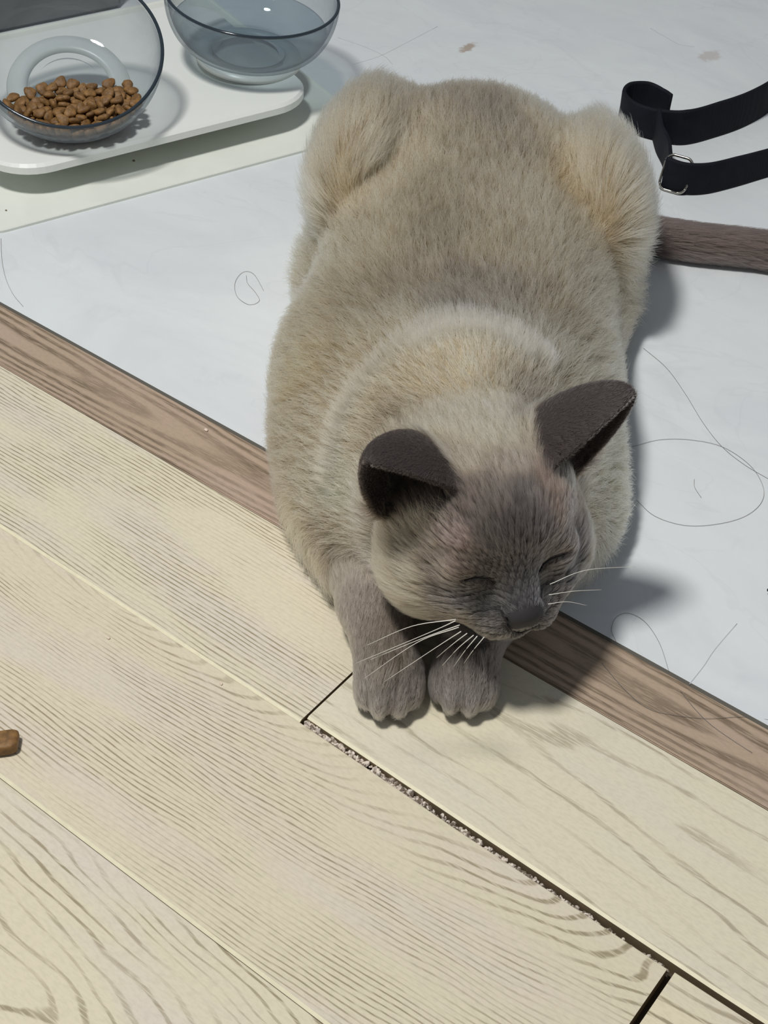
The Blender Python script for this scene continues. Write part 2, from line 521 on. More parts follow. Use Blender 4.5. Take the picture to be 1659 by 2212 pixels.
mg = NT('smoky_glass')
mg.t.nodes.remove(mg.bsdf)
tr = mg.n('ShaderNodeBsdfTransparent')
gl = mg.n('ShaderNodeBsdfGlossy'); gl.inputs['Roughness'].default_value = 0.03
fr = mg.n('ShaderNodeFresnel'); fr.inputs[0].default_value = 1.5
lw = mg.n('ShaderNodeLayerWeight'); lw.inputs[0].default_value = 0.5
tint = mg.mix(mg.mapr(lw.outputs['Facing'], 0.60, 1.0, 0.0, 1.0, False), (0.89, 0.91, 0.92, 1), (0.50, 0.56, 0.60, 1))
mg.l(tint, tr.inputs[0])
mx = mg.n('ShaderNodeMixShader')
front = mg.math('SUBTRACT', 1.0, mg.n('ShaderNodeNewGeometry').outputs['Backfacing'])
mg.l(mg.math('MULTIPLY', fr.outputs[0], front), mx.inputs[0]); mg.l(tr.outputs[0], mx.inputs[1]); mg.l(gl.outputs[0], mx.inputs[2])
# smudged, cloudy surface film; its grey also stands in for room reflections
hz = mg.n('ShaderNodeBsdfDiffuse'); hz.inputs[0].default_value = lin(150, 156, 162)
mx2 = mg.n('ShaderNodeMixShader')
film = mg.math('MULTIPLY', mg.mapr(lw.outputs['Facing'], 0.2, 0.95, 0.17, 0.50, False), mg.mapr(mg.noise(mg.coords(), 22.0, 4.0), 0.3, 0.7, 0.75, 1.2))
mg.l(mg.math('MULTIPLY', film, front), mx2.inputs[0]); mg.l(mx.outputs[0], mx2.inputs[1]); mg.l(hz.outputs[0], mx2.inputs[2])
mg.l(mx2.outputs[0], mg.out.inputs[0])
M_GLASS = mg.m
mr = NT('smoky_glass_rim')
mr.bsdf.inputs['Base Color'].default_value = lin(44, 54, 62)
mr.bsdf.inputs['Roughness'].default_value = 0.12

def make_bowl(name, ctr, Nv, label):
    V, F = lathe(prof)
    fr_ = frame_from(Nv)
    root = empty(name)
    fr_.translation = Vector(ctr)
    root.matrix_world = fr_
    tag(root, label, 'bowl', 'glass bowls on the stand')
    pydata_obj('glass_body', V, F, M_GLASS, root)
    # thick dark-looking lip of the rim
    a = [(BR - WALL * .5 + 0.00135 * math.cos(t), 0.0010 + 0.0012 * math.sin(t)) for t in np.linspace(0, 2 * math.pi, 9)]
    Vr, Fr = lathe(a)
    pydata_obj('rim', Vr, Fr, mr.m, root)
    return root, fr_
# food bowl leans towards the room, water bowl stands almost level
tanA, tanB = math.tan(0.50), math.tan(-0.16)
Nf = UP - tanA * NV + tanB * EV
Cf = sn(-0.039, 0.0722, 0.090)
food, Mf = make_bowl('food_bowl', Cf, Nf, 'smoky glass bowl of brown kibble, tilted forward on the stand')
Nw = UP - 0.09 * NV + 0.05 * EV
Cw = sn(0.129, 0.098, 0.0862)
water_bowl, Mw = make_bowl('water_bowl', Cw, Nw, 'smoky glass bowl of water at the right end of the stand')
# ring seats that carry the bowls
def seat(ctr, Nv, depth, r0, r1, h):
    Nv = np.array(Nv) / np.linalg.norm(Nv)
    V, F = lathe([(r0, 0), (r0 + 0.001, h), (r0 + 0.004, h + 0.001), (r1 - 0.001, h * .5), (r1, -h * .6), (r0, 0)])
    f2 = frame_from(Nv); c = np.array(ctr) - Nv * depth; f2.translation = Vector(c)
    o = pydata_obj('ring_seat', [f2 @ Vector(v) for v in V], F, m_white)
    to_local(o, stand)
seat(Cf, Nf, 0.0505, 0.0312, 0.047, 0.0022)
seat(Cw, Nw, 0.0505, 0.0312, 0.044, 0.003)

# water
WZ = -0.024
def r_at(z):
    for (ra, za), (rb_, zb_) in zip(inner, inner[1:]):
        if za <= z <= zb_: return ra + (rb_ - ra) * (z - za) / (zb_ - za + 1e-9)
    return inner[-1][0]
wp = [(0.0, inner[0][1] + 0.0006)] + [(r - 0.0004, z + 0.0005) for r, z in inner if z < WZ] + [(r_at(WZ) - 0.0003, WZ), (r_at(WZ) - 0.002, WZ - 0.0004), (0.0, WZ - 0.0005)]
Vv, Fv = lathe(wp)
mw = NT('clear_water')
mw.t.nodes.remove(mw.bsdf)
tr = mw.n('ShaderNodeBsdfTransparent'); tr.inputs[0].default_value = (0.80, 0.845, 0.865, 1)
gl = mw.n('ShaderNodeBsdfGlossy'); gl.inputs['Roughness'].default_value = 0.01
fr = mw.n('ShaderNodeFresnel'); fr.inputs[0].default_value = 1.33
mx = mw.n('ShaderNodeMixShader')
mw.l(mw.math('MULTIPLY', fr.outputs[0], mw.math('SUBTRACT', 1.0, mw.n('ShaderNodeNewGeometry').outputs['Backfacing'])), mx.inputs[0]); mw.l(tr.outputs[0], mx.inputs[1]); mw.l(gl.outputs[0], mx.inputs[2])
mw.l(mx.outputs[0], mw.out.inputs[0])
wt = pydata_obj('water', [Mw @ Vector(v) for v in Vv], Fv, mw.m)
tag(wt, 'clear drinking water filling the right-hand glass bowl', 'water')

# low dark grey box behind the stand
bm = bmesh.new()
c = sn(-0.27, 0.345, 0.0)
box_m = Matrix([[EV[0], NV[0], 0, c[0]], [EV[1], NV[1], 0, c[1]], [0, 0, 1, 0.05 + ZT + .0002], [0, 0, 0, 1]])
bmesh.ops.create_cube(bm, size=1.0, matrix=box_m @ Matrix.Diagonal((0.75, 0.08, 0.10, 1)))
bmesh.ops.bevel(bm, geom=bm.edges[:], offset=0.003, segments=2, affect='EDGES')
tag(mesh_obj('grey_box', bm, plain('box_grey', lin(112, 114, 116), 0.6)), 'dark grey plinth behind the bowl stand', 'box')

# ------------------------------------------------------------------ kibble
m_kib = NT('kibble_brown')
kz = m_kib.noise(m_kib.coords(), 300.0, 4.0)
inf = m_kib.n('ShaderNodeObjectInfo')
c1 = m_kib.mix(m_kib.mapr(kz, 0.35, 0.65), lin(108, 78, 40), lin(144, 106, 58))
c1 = m_kib.mix(m_kib.math('MULTIPLY', inf.outputs['Random'], 0.35), c1, lin(92, 64, 38))
m_kib.l(c1, m_kib.bsdf.inputs['Base Color'])
m_kib.bsdf.inputs['Roughness'].default_value = 0.6
m_kib.bump(kz, 0.5, 0.0006)


def kibble_mesh(kind):
    bm = bmesh.new()
    bmesh.ops.create_icosphere(bm, subdivisions=3, radius=1.0)
    ph = kind * 2.1
    for v in bm.verts:
        x, y, z = v.co
        a = math.atan2(y, x)
        k = 1 + 0.10 * math.cos(3 * a + ph) + 0.05 * math.cos(2 * a + ph)
        rad = math.hypot(x, y)
        e = 0.8
        zz = math.copysign(abs(z) ** 0.75, z)
        v.co = Vector((x * k * 0.0054, y * k * 0.0043, zz * 0.0023)) * (1 + 0.05 * math.sin(7 * x + 5 * y + ph))
    me = bpy.data.meshes.new('kibble')
    bm.to_mesh(me); bm.free()
    me.polygons.foreach_set('use_smooth', [True] * len(me.polygons))
    me.materials.append(m_kib.m)
    return me
KIB = [kibble_mesh(k) for k in range(3)]
KIBBLE_XF = [(0,-0.7627,0.674,0.0363,0.96,0.145,0.084,0.223), (1,-0.7676,0.6576,0.0352,0.055,-0.741,-0.571,0.349), (2,-0.7546,0.6614,0.0365,0.796,0.526,-0.15,0.259), (0,-0.7532,0.6747,0.0364,0.064,-0.705,-0.706,0.012), (1,-0.7681,0.6482,0.034,0.485,-0.036,-0.1,-0.868), (2,-0.7479,0.6665,0.0366,0.018,-0.192,-0.054,0.98), (0,-0.7707,0.6293,0.0407,0.873,-0.398,-0.02,-0.28), (1,-0.7545,0.6512,0.0354,0.64,-0.145,-0.047,0.753), (2,-0.7602,0.6551,0.0356,0.445,0.84,0.132,0.281), (0,-0.7746,0.6692,0.0406,0.777,0.235,0.137,0.567), (1,-0.7793,0.637,0.0368,0.077,0.768,-0.634,0.05), (2,-0.7535,0.6882,0.0401,0.297,0.105,0.18,-0.932), (0,-0.7717,0.6392,0.0356,0.122,0.686,-0.71,0.105), (1,-0.7394,0.6798,0.0432,0.194,0.409,0.837,0.308), (2,-0.7708,0.6608,0.0405,0.089,-0.625,-0.722,0.284), (0,-0.7692,0.648,0.0389,0.109,0.069,-0.989,0.072), (1,-0.7555,0.6424,0.0407,0.675,0.682,0.214,-0.181), (2,-0.7559,0.6675,0.0372,0.161,0.37,0.333,-0.852), (0,-0.7835,0.6485,0.0369,0.019,-0.205,0.069,-0.976), (1,-0.7466,0.6519,0.0385,0.772,-0.26,-0.177,0.553), (2,-0.7883,0.6409,0.0382,0.129,0.831,-0.517,-0.159), (0,-0.7917,0.6518,0.0423,0.454,0.278,-0.044,0.846), (1,-0.7525,0.65,0.0407,0.108,0.603,0.771,0.176), (2,-0.7766,0.6565,0.0446,0.17,0.139,-0.097,-0.971), (0,-0.7816,0.6526,0.0408,0.25,0.573,-0.768,0.135), (1,-0.7747,0.6535,0.035,0.247,-0.139,0.006,-0.959), (2,-0.7586,0.6809,0.04,0.033,0.501,0.858,0.108), (0,-0.7674,0.6693,0.0401,0.297,-0.776,0.463,-0.309), (1,-0.7392,0.6721,0.0436,0.097,-0.683,-0.59,-0.419), (2,-0.7618,0.6909,0.0415,0.686,0.073,0.206,-0.694), (0,-0.7928,0.628,0.0431,0.273,0.079,0.275,0.918), (1,-0.7978,0.659,0.0476,0.273,-0.806,-0.498,0.166), (2,-0.7599,0.647,0.0368,0.163,0.412,-0.017,-0.897), (0,-0.7478,0.6825,0.04,0.816,0.079,-0.085,0.566), (1,-0.7644,0.6418,0.0387,0.207,-0.556,0.692,0.411), (2,-0.7689,0.6791,0.0411,0.9,0.208,0.149,0.352), (0,-0.7805,0.6632,0.0445,0.837,-0.384,-0.212,-0.327), (1,-0.742,0.655,0.0438,0.134,0.112,-0.927,0.331), (2,-0.7479,0.6401,0.043,0.255,-0.522,0.778,-0.239), (0,-0.7769,0.6599,0.0389,0.949,-0.078,0.16,-0.262), (1,-0.7777,0.646,0.0381,0.899,0.175,0.389,0.094), (2,-0.7818,0.6306,0.0405,0.02,0.0,0.025,-0.999), (0,-0.7463,0.6604,0.0389,0.403,0.244,0.234,-0.85), (1,-0.8095,0.6511,0.0504,0.947,0.138,0.288,-0.007), (2,-0.7534,0.6942,0.0445,0.824,-0.507,-0.251,-0.039), (0,-0.7618,0.6754,0.042,0.84,0.279,0.126,-0.447), (1,-0.7418,0.6465,0.0435,0.176,-0.633,0.658,-0.369), (2,-0.7731,0.6523,0.0424,0.75,-0.219,-0.493,-0.384), (0,-0.7895,0.6655,0.0459,0.167,-0.963,-0.154,0.148), (1,-0.7637,0.6653,0.035,0.953,0.26,0.008,-0.152), (2,-0.7341,0.6647,0.0458,0.374,0.463,0.781,0.191), (0,-0.7825,0.6399,0.0422,0.261,0.571,0.666,0.403), (1,-0.758,0.7001,0.0453,0.756,0.212,0.102,-0.61), (2,-0.7576,0.6866,0.0445,0.027,-0.978,-0.205,0.02), (0,-0.7641,0.6346,0.0384,0.94,-0.231,-0.05,0.245), (1,-0.7748,0.6398,0.0403,0.373,-0.061,-0.07,-0.923), (2,-0.7922,0.6342,0.0423,0.617,0.772,-0.13,-0.083), (1,-0.7733,0.6723,0.0455,0.183,0.101,-0.969,0.133), (2,-0.7465,0.6729,0.0398,0.68,-0.153,-0.167,-0.698), (0,-0.7458,0.6797,0.0444,0.701,0.264,0.006,-0.662), (1,-0.7626,0.6604,0.0389,0.804,-0.081,-0.089,0.582), (2,-0.7488,0.7011,0.0478,0.152,0.223,0.262,-0.927), (0,-0.7565,0.6371,0.0421,0.071,0.187,0.568,0.798), (1,-0.7671,0.6359,0.0422,0.086,-0.089,0.98,-0.153), (2,-0.7644,0.6505,0.0416,0.294,0.113,0.276,0.908), (0,-0.7714,0.6642,0.0447,0.052,0.741,0.627,-0.234), (1,-0.7811,0.6723,0.0445,0.838,-0.017,0.229,-0.495), (2,-0.7554,0.6589,0.0432,0.581,0.353,-0.265,-0.684), (0,-0.7479,0.6895,0.0446,0.838,-0.002,0.125,0.532), (1,-0.786,0.6576,0.0439,0.403,-0.005,0.193,0.895), (2,-0.7663,0.6227,0.0463,0.347,0.593,0.697,-0.205), (0,-0.7592,0.6683,0.0426,0.426,-0.826,0.364,-0.065), (1,-0.7673,0.6879,0.045,0.079,-0.343,-0.868,-0.351), (2,-0.7859,0.6824,0.0498,0.61,0.25,0.012,0.752), (0,-0.7504,0.6575,0.0411,0.355,-0.152,0.902,0.195), (1,-0.7769,0.6805,0.0453,0.038,-0.147,0.222,-0.963), (2,-0.7882,0.6463,0.0447,0.249,0.198,0.222,-0.922), (0,-0.8008,0.6496,0.046,0.304,-0.864,-0.311,0.252), (1,-0.7558,0.6489,0.0444,0.063,-0.915,0.336,-0.214), (2,-0.7845,0.627,0.045,0.666,-0.172,-0.305,0.658), (0,-0.7649,0.6676,0.0461,0.143,-0.82,0.554,0.039), (1,-0.7682,0.6938,0.0482,0.611,-0.366,0.285,0.642), (2,-0.7628,0.6575,0.0434,0.028,-0.997,0.062,-0.046), (0,-0.7961,0.6432,0.0412,0.018,0.833,-0.533,-0.146), (1,-0.795,0.6683,0.0506,0.63,-0.049,-0.023,0.775), (2,-0.7609,0.632,0.0435,0.834,0.26,0.401,-0.275), (0,-0.7514,0.6315,0.0478,0.017,-0.793,-0.37,0.484), (1,-0.77,0.629,0.0468,0.748,-0.144,-0.006,-0.648), (2,-0.7709,0.6447,0.0445,0.661,-0.148,0.348,-0.648), (0,-0.7784,0.678,0.0496,0.88,0.256,-0.025,0.4), (1,-0.7779,0.6312,0.0448,0.941,-0.135,0.02,-0.309), (2,-0.7419,0.6951,0.0478,0.586,0.362,0.027,-0.724), (0,-0.752,0.6794,0.0457,0.884,0.1,-0.455,-0.039), (1,-0.7945,0.6441,0.0468,0.276,-0.956,0.084,-0.047), (2,-0.7771,0.6238,0.0438,0.073,0.026,-0.382,-0.921), (0,-0.7666,0.6831,0.0468,0.098,0.03,-0.38,0.919), (1,-0.7602,0.6959,0.048,0.771,0.194,0.19,-0.576), (2,-0.8081,0.6432,0.0465,0.939,0.034,0.257,-0.227), (0,-0.7695,0.6763,0.0473,0.284,0.924,-0.15,-0.208), (1,-0.7571,0.6831,0.0485,0.106,-0.447,0.883,0.095), (2,-0.737,0.6523,0.0482,0.947,0.315,0.058,0.008), (1,-0.7415,0.6665,0.0435,0.601,0.349,-0.419,0.584), (0,-0.7763,0.6891,0.0479,0.765,0.265,0.055,0.585), (1,-0.7384,0.6603,0.0464,0.869,0.277,-0.353,-0.208), (2,-0.7821,0.6673,0.0486,0.014,-0.947,-0.322,-0.001), (0,-0.7776,0.6442,0.0446,0.299,0.654,-0.68,-0.142), (1,-0.7402,0.6855,0.0469,0.412,0.585,0.632,-0.297), (2,-0.7727,0.6644,0.0499,0.143,0.806,0.557,-0.137), (0,-0.7743,0.6183,0.0491,0.046,-0.048,0.413,0.908), (1,-0.8011,0.637,0.0442,0.862,0.004,-0.01,0.506), (0,-0.7687,0.6581,0.0484,0.794,0.395,0.208,0.412), (1,-0.7942,0.6514,0.0491,0.264,0.946,-0.133,-0.131), (2,-0.7674,0.7014,0.0476,0.142,-0.942,-0.27,0.143), (0,-0.7975,0.6228,0.0484,0.124,-0.226,-0.895,0.364), (1,-0.7788,0.656,0.0492,0.113,0.157,-0.269,-0.943), (2,-0.7559,0.6708,0.0503,0.775,0.601,-0.069,-0.183), (0,-0.7647,0.7088,0.0505,0.202,-0.919,0.31,0.139), (1,-0.7756,0.6494,0.0487,0.838,-0.152,-0.042,0.523), (2,-0.7616,0.6447,0.0461,0.132,-0.321,0.937,0.031), (0,-0.7563,0.6523,0.0485,0.109,0.337,0.921,-0.163), (1,-0.784,0.6413,0.0481,0.933,0.168,-0.046,-0.315), (2,-0.7713,0.686,0.0517,0.163,0.382,0.909,0.043), (0,-0.7631,0.6766,0.0488,0.135,0.86,-0.401,-0.286), (1,-0.746,0.6735,0.0462,0.184,0.173,0.921,0.297), (2,-0.7628,0.6595,0.0498,0.892,0.039,0.449,-0.028), (0,-0.7874,0.6371,0.0443,0.361,0.268,0.589,0.672), (1,-0.7567,0.631,0.0475,0.35,0.5,0.263,0.747), (2,-0.7986,0.6314,0.0477,0.117,-0.954,-0.262,-0.082), (0,-0.7545,0.6732,0.0447,0.448,-0.066,-0.583,0.675), (1,-0.7465,0.6886,0.0494,0.027,-0.444,0.895,0.041), (2,-0.7478,0.6489,0.0463,0.378,0.721,-0.485,-0.319), (0,-0.7898,0.6591,0.0489,0.029,-0.787,-0.605,-0.117), (1,-0.7742,0.6376,0.0476,0.166,0.808,-0.232,-0.515), (2,-0.7461,0.6606,0.0467,0.603,-0.353,0.032,-0.715), (0,-0.7601,0.6908,0.05,0.042,0.206,-0.92,-0.331), (1,-0.8007,0.6737,0.0537,0.742,0.007,0.32,-0.589), (2,-0.7508,0.6667,0.0442,0.232,0.38,-0.387,0.807), (0,-0.7583,0.6656,0.051,0.434,-0.554,0.389,0.594), (1,-0.7499,0.6833,0.0528,0.082,0.79,0.597,0.111), (2,-0.7542,0.66,0.0494,0.432,-0.196,-0.072,0.877), (0,-0.8077,0.6283,0.0495,0.009,-0.257,-0.246,-0.935), (1,-0.7411,0.6775,0.0498,0.931,-0.234,0.195,-0.201), (2,-0.7378,0.6906,0.0516,0.198,0.677,-0.658,-0.263), (0,-0.7609,0.639,0.0499,0.03,-0.271,0.259,-0.927), (1,-0.7793,0.6858,0.0531,0.399,-0.101,0.041,0.911), (2,-0.7937,0.6252,0.0506,0.389,0.137,0.446,0.794), (0,-0.7667,0.6513,0.0487,0.498,0.344,-0.04,0.795), (1,-0.8061,0.66,0.0518,0.365,0.324,-0.014,0.872), (2,-0.7622,0.6864,0.0531,0.808,0.223,-0.094,0.537), (0,-0.7448,0.6689,0.0499,0.694,0.265,0.009,-0.669), (1,-0.7504,0.6397,0.0475,0.235,0.133,0.951,-0.149), (2,-0.7936,0.6795,0.0524,0.304,-0.674,-0.671,0.058), (0,-0.7674,0.6385,0.0471,0.619,0.053,-0.023,0.783), (1,-0.7637,0.6486,0.0517,0.848,-0.017,0.263,-0.459), (2,-0.794,0.656,0.0527,0.066,0.877,-0.459,0.127), (0,-0.7876,0.6737,0.0493,0.292,-0.846,-0.397,-0.204), (1,-0.7577,0.679,0.052,0.625,0.127,-0.138,0.758), (0,-0.7767,0.6708,0.0516,0.971,-0.171,0.149,0.076), (1,-0.7844,0.6512,0.0493,0.567,0.781,0.055,-0.255), (2,-0.7529,0.6426,0.0504,0.484,-0.345,0.075,0.8), (0,-0.7867,0.6198,0.048,0.447,0.882,-0.148,-0.014), (2,-0.7609,0.6259,0.0478,0.418,0.1,0.53,0.73), (0,-0.7858,0.6676,0.0526,0.305,-0.157,-0.052,0.938), (1,-0.7717,0.6768,0.0534,0.834,-0.126,0.078,-0.532), (2,-0.7339,0.6747,0.0486,0.464,-0.392,-0.656,0.448), (0,-0.77,0.6432,0.0515,0.026,0.657,0.753,0.026), (1,-0.7994,0.664,0.0536,0.045,-0.728,-0.67,-0.137), (2,-0.74,0.659,0.0516,0.121,0.266,-0.057,-0.955), (0,-0.7873,0.6276,0.0493,0.061,-0.853,-0.238,-0.461), (1,-0.7822,0.6591,0.0516,0.238,-0.247,0.857,-0.385), (2,-0.7946,0.6389,0.0487,0.937,0.289,0.017,-0.194), (0,-0.8135,0.6377,0.0505,0.754,-0.01,0.045,-0.655), (1,-0.7567,0.7045,0.0505,0.477,-0.111,0.02,-0.872), (2,-0.7461,0.6618,0.0531,0.836,0.042,-0.171,-0.521), (0,-0.7816,0.6343,0.0499,0.035,-0.243,0.938,0.246), (1,-0.8055,0.6366,0.0486,0.886,0.203,-0.176,0.377), (2,-0.7572,0.6562,0.0528,0.138,0.808,0.539,0.196), (0,-0.7758,0.6996,0.0513,0.69,0.299,0.096,0.652), (1,-0.7648,0.6692,0.0513,0.786,0.042,0.122,-0.604)]  #KIBBLE#
for i, (k, lx, ly, lz, qw, qx, qy, qz) in enumerate(KIBBLE_XF):
    o = link(bpy.data.objects.new('kibble', KIB[k]))
    o.location = (lx, ly, lz); o.rotation_mode = 'QUATERNION'; o.rotation_quaternion = (qw, qx, qy, qz)
    tag(o, 'small brown kibble in the pile in the glass food bowl', 'kibble', 'kibbles in the food bowl')
# the stray piece on the planks
bm = bmesh.new()
bmesh.ops.create_icosphere(bm, subdivisions=4, radius=1.0)
for v in bm.verts:
    q = [math.copysign(abs(c) ** 0.42, c) for c in v.co]
    k = 1 + 0.015 * math.sin(v.co.x * 6) * math.cos(v.co.y * 7)
    v.co = Vector((q[0] * 0.0092 + q[1] * 0.0009, q[1] * 0.0058, q[2] * 0.0036)) * k
o = mesh_obj('kibble', bm, m_kib.m, smooth=True)
p = at(-2, 1606, 0.004)
o.location = (p[0], p[1], 0.0040); o.rotation_euler = (0, 0, math.radians(31.5 + 18))
tag(o, 'single brown kibble stick dropped on the pale planks', 'kibble')

# ------------------------------------------------------------------ black strap with buckle
m_web = NT('black_webbing')
wv = m_web.n('ShaderNodeTexWave'); m_web.l(m_web.coords(), wv.inputs[0]); wv.inputs['Scale'].default_value = 260.0
m_web.l(m_web.mix(m_web.noise(m_web.coords(), 90.0), lin(10, 12, 18), lin(26, 29, 38)), m_web.bsdf.inputs['Base Color'])
m_web.bsdf.inputs['Roughness'].default_value = 0.75
m_web.bsdf.inputs['Specular IOR Level'].default_value = 0.2
m_web.bump(wv.outputs['Fac'], 0.3, 0.0005)
m_steel = plain('buckle_steel', lin(180, 176, 168), 0.22, 1.0)


def ribbon(name, base, hts, mat, parent, lean=(0, 0, 0), thick=0.0022, sub=8):
    """webbing standing on its edge along a floor path; hts = height of the band, lean = top offset"""
    P = [np.array(p, float) for p in base]
    Q = [2 * P[0] - P[1]] + P + [2 * P[-1] - P[-2]]
    hq = [hts[0]] + list(hts) + [hts[-1]]
    path, hh = [], []
    for i in range(1, len(Q) - 2):
        for k in range(sub):
            t = k / sub; a, b, c, d = Q[i - 1], Q[i], Q[i + 1], Q[i + 2]
            path.append(0.5 * (2 * b + (c - a) * t + (2 * a - 5 * b + 4 * c - d) * t * t + (3 * b - a - 3 * c + d) * t ** 3))
            hh.append(hq[i] + (hq[i + 1] - hq[i]) * t)
    path.append(P[-1]); hh.append(hts[-1])
    V, F = [], []
    n = len(path)
    for i, p in enumerate(path):
        tg = path[min(i + 1, n - 1)] - path[max(i - 1, 0)]; tg /= np.linalg.norm(tg) + 1e-12
        s = np.array([-tg[1], tg[0], 0]) * thick / 2
        topo = np.array(lean, float) + np.array([0, 0, hh[i]])
        for fr_, w in ((0, 1), (0.06, 1.25), (0.5, 1.0), (0.94, 1.25), (1, 1)):
            V.append(p + topo * fr_ + s * w)
        for fr_, w in ((1, 1), (0.94, 1.25), (0.5, 1.0), (0.06, 1.25), (0, 1)):
            V.append(p + topo * fr_ - s * w)
    m = 10
    for i in range(n - 1):
        for k in range(m):
            k2 = (k + 1) % m
            F.append((i * m + k, i * m + k2, (i + 1) * m + k2, (i + 1) * m + k))
    F.append(tuple(range(m))[::-1]); F.append(tuple(range((n - 1) * m, n * m)))
    return pydata_obj(name, V, F, mat, parent)

strap = empty('pet_strap', (0, 0, 0))
tag(strap, 'black webbing pet strap with steel buckle lying near the cat hip', 'strap')
zf = ZT + 0.0003
A = lambda x, y: at(x, y, zf)
ribbon('webbing', [A(1440, 262), A(1422, 250), A(1390, 240), A(1352, 244), A(1338, 262), A(1360, 284), A(1405, 300), (A(1470, 312)), A(1540, 296), A(1610, 270), A(1668, 232), A(1730, 160)], [0.024, 0.024, 0.026, 0.027, 0.027, 0.026, 0.026, 0.030, 0.031, 0.031, 0.031, 0.031], m_web.m, strap, thick=0.0026)
ribbon('webbing', [A(1412, 302), A(1420, 330), A(1434, 360), A(1438, 392)], [0.028, 0.024, 0.024, 0.024], m_web.m, strap, thick=0.0024)
ribbon('webbing', [A(1428, 405), A(1470, 418), A(1520, 418), A(1580, 404), A(1640, 386), A(1720, 362)], [0.026, 0.026, 0.026, 0.026, 0.025, 0.025], m_web.m, strap, thick=0.0026)
# buckle: rounded square frame leaning against the strap
b0, b1 = at(1420, 408, zf), at(1476, 424, zf)
bu = (b1 - b0); bw = np.linalg.norm(bu); bu /= bw
bt = at(1444, 334, 0.026) - b0; bt -= bu * (bt @ bu) * 0.35
bh = np.linalg.norm(bt); bt /= bh
ring = []
rc = 0.006
for cx, cy, a0 in ((bw - rc, rc, -90), (bw - rc, bh - rc, 0), (rc, bh - rc, 90), (rc, rc, 180)):
    for k in range(7):
        a = math.radians(a0 + 15 * k)
        ring.append(b0 + bu * (cx + rc * math.cos(a)) + bt * (cy + rc * math.sin(a)) + UP * 0.0012)
ring.append(ring[0])
bk = tube('buckle', ring, 0.0011, m_steel, strap, sub=2, sides=8)
bk['label'] = 'polished steel rectangular buckle'

# small black tip reaching in at the frame edge
bm = bmesh.new()
p = at(1655, 1280, 0.003)
bmesh.ops.create_cone(bm, segments=12, radius1=0.0032, radius2=0.0008, depth=0.03, cap_ends=True, matrix=Matrix.Translation(tuple(p + np.array([0.0125, 0.0085, 0.0022]))) @ Matrix.Rotation(math.radians(35), 4, 'Z') @ Matrix.Rotation(math.radians(-90), 4, 'Y'))
tag(mesh_obj('pen', bm, plain('black_plastic', lin(12, 12, 14), 0.4), smooth=True), 'black pointed tip lying on the white sheet', 'pen')

# ================================================================== the cat
# cat frame: x to the cat's left, y towards its tail, z up
CO = np.array([-0.36, 0.57, 0.0]); CRZ = math.radians(31.46)
cat = empty('cat', tuple(CO), CRZ)
tag(cat, 'cream siamese-type cat with grey face and ears, dozing with paws forward on the floor', 'cat')


def rotm(rx, ry, rz):
    return np.array((Matrix.Rotation(rz, 3, 'Z') @ Matrix.Rotation(rx, 3, 'X') @ Matrix.Rotation(ry, 3, 'Y')))
HS = 1.08
HP = np.array([0.0218, -0.1500, 0.0845])
HR = rotm(math.radians(8.4), 0.0, math.radians(25.9))
def h2c(p): return HP + HS * (np.asarray(p, float) @ HR.T)
def c2h(p): return ((np.asarray(p, float) - HP) @ HR) / HS

GH = 0.0013
GO = np.array([-0.150, -0.250, -0.006]); GE = np.array([0.300, 0.330, 0.185])
GN = np.ceil((GE - GO) / GH).astype(int)
GX = [(GO[i] + GH * np.arange(GN[i])).astype(np.float32) for i in range(3)]
D = np.full(tuple(GN), 0.05, np.float32)


def block(lo, hi, pad):
    sl = []
    for i in range(3):
        a = max(0, int((lo[i] - pad - GO[i]) / GH)); b = min(GN[i], int((hi[i] + pad - GO[i]) / GH) + 2)
        sl.append(slice(a, b))
    return tuple(sl), np.meshgrid(GX[0][sl[0]], GX[1][sl[1]], GX[2][sl[2]], indexing='ij', sparse=True)


def smin(a, b, k):
    h = np.maximum(k - np.abs(a - b), 0) / k
    return np.minimum(a, b) - h * h * k * 0.25


def ell(c, r, k=0.02, R=None):
    """ellipsoid with radii r, axes given by the columns of R"""
    c = np.array(c, float); r = np.array(r, float)
    ext = r if R is None else np.sqrt(((R * r) ** 2).sum(1))
    sl, (X, Y, Z) = block(c - ext, c + ext, k + 0.004)
    x, y, z = X - c[0], Y - c[1], Z - c[2]
    if R is not None:
        x, y, z = (R[0, i] * x + R[1, i] * y + R[2, i] * z for i in range(3))
    k0 = np.sqrt((x / r[0]) ** 2 + (y / r[1]) ** 2 + (z / r[2]) ** 2)
    k1 = np.sqrt((x / r[0] ** 2) ** 2 + (y / r[1] ** 2) ** 2 + (z / r[2] ** 2) ** 2)
    d = k0 * (k0 - 1) / np.maximum(k1, 1e-6)
    D[sl] = smin(D[sl], d, k)


def cap(a, b, ra, rb, k=0.015):
    a = np.array(a, float); b = np.array(b, float)
    sl, (X, Y, Z) = block(np.minimum(a, b) - max(ra, rb), np.maximum(a, b) + max(ra, rb), k + 0.004)
    ab = b - a; L = ab @ ab
    t = np.clip(((X - a[0]) * ab[0] + (Y - a[1]) * ab[1] + (Z - a[2]) * ab[2]) / L, 0, 1)
    d = np.sqrt((X - a[0] - t * ab[0]) ** 2 + (Y - a[1] - t * ab[1]) ** 2 + (Z - a[2] - t * ab[2]) ** 2) - (ra + (rb - ra) * t)
    D[sl] = smin(D[sl], d, k)


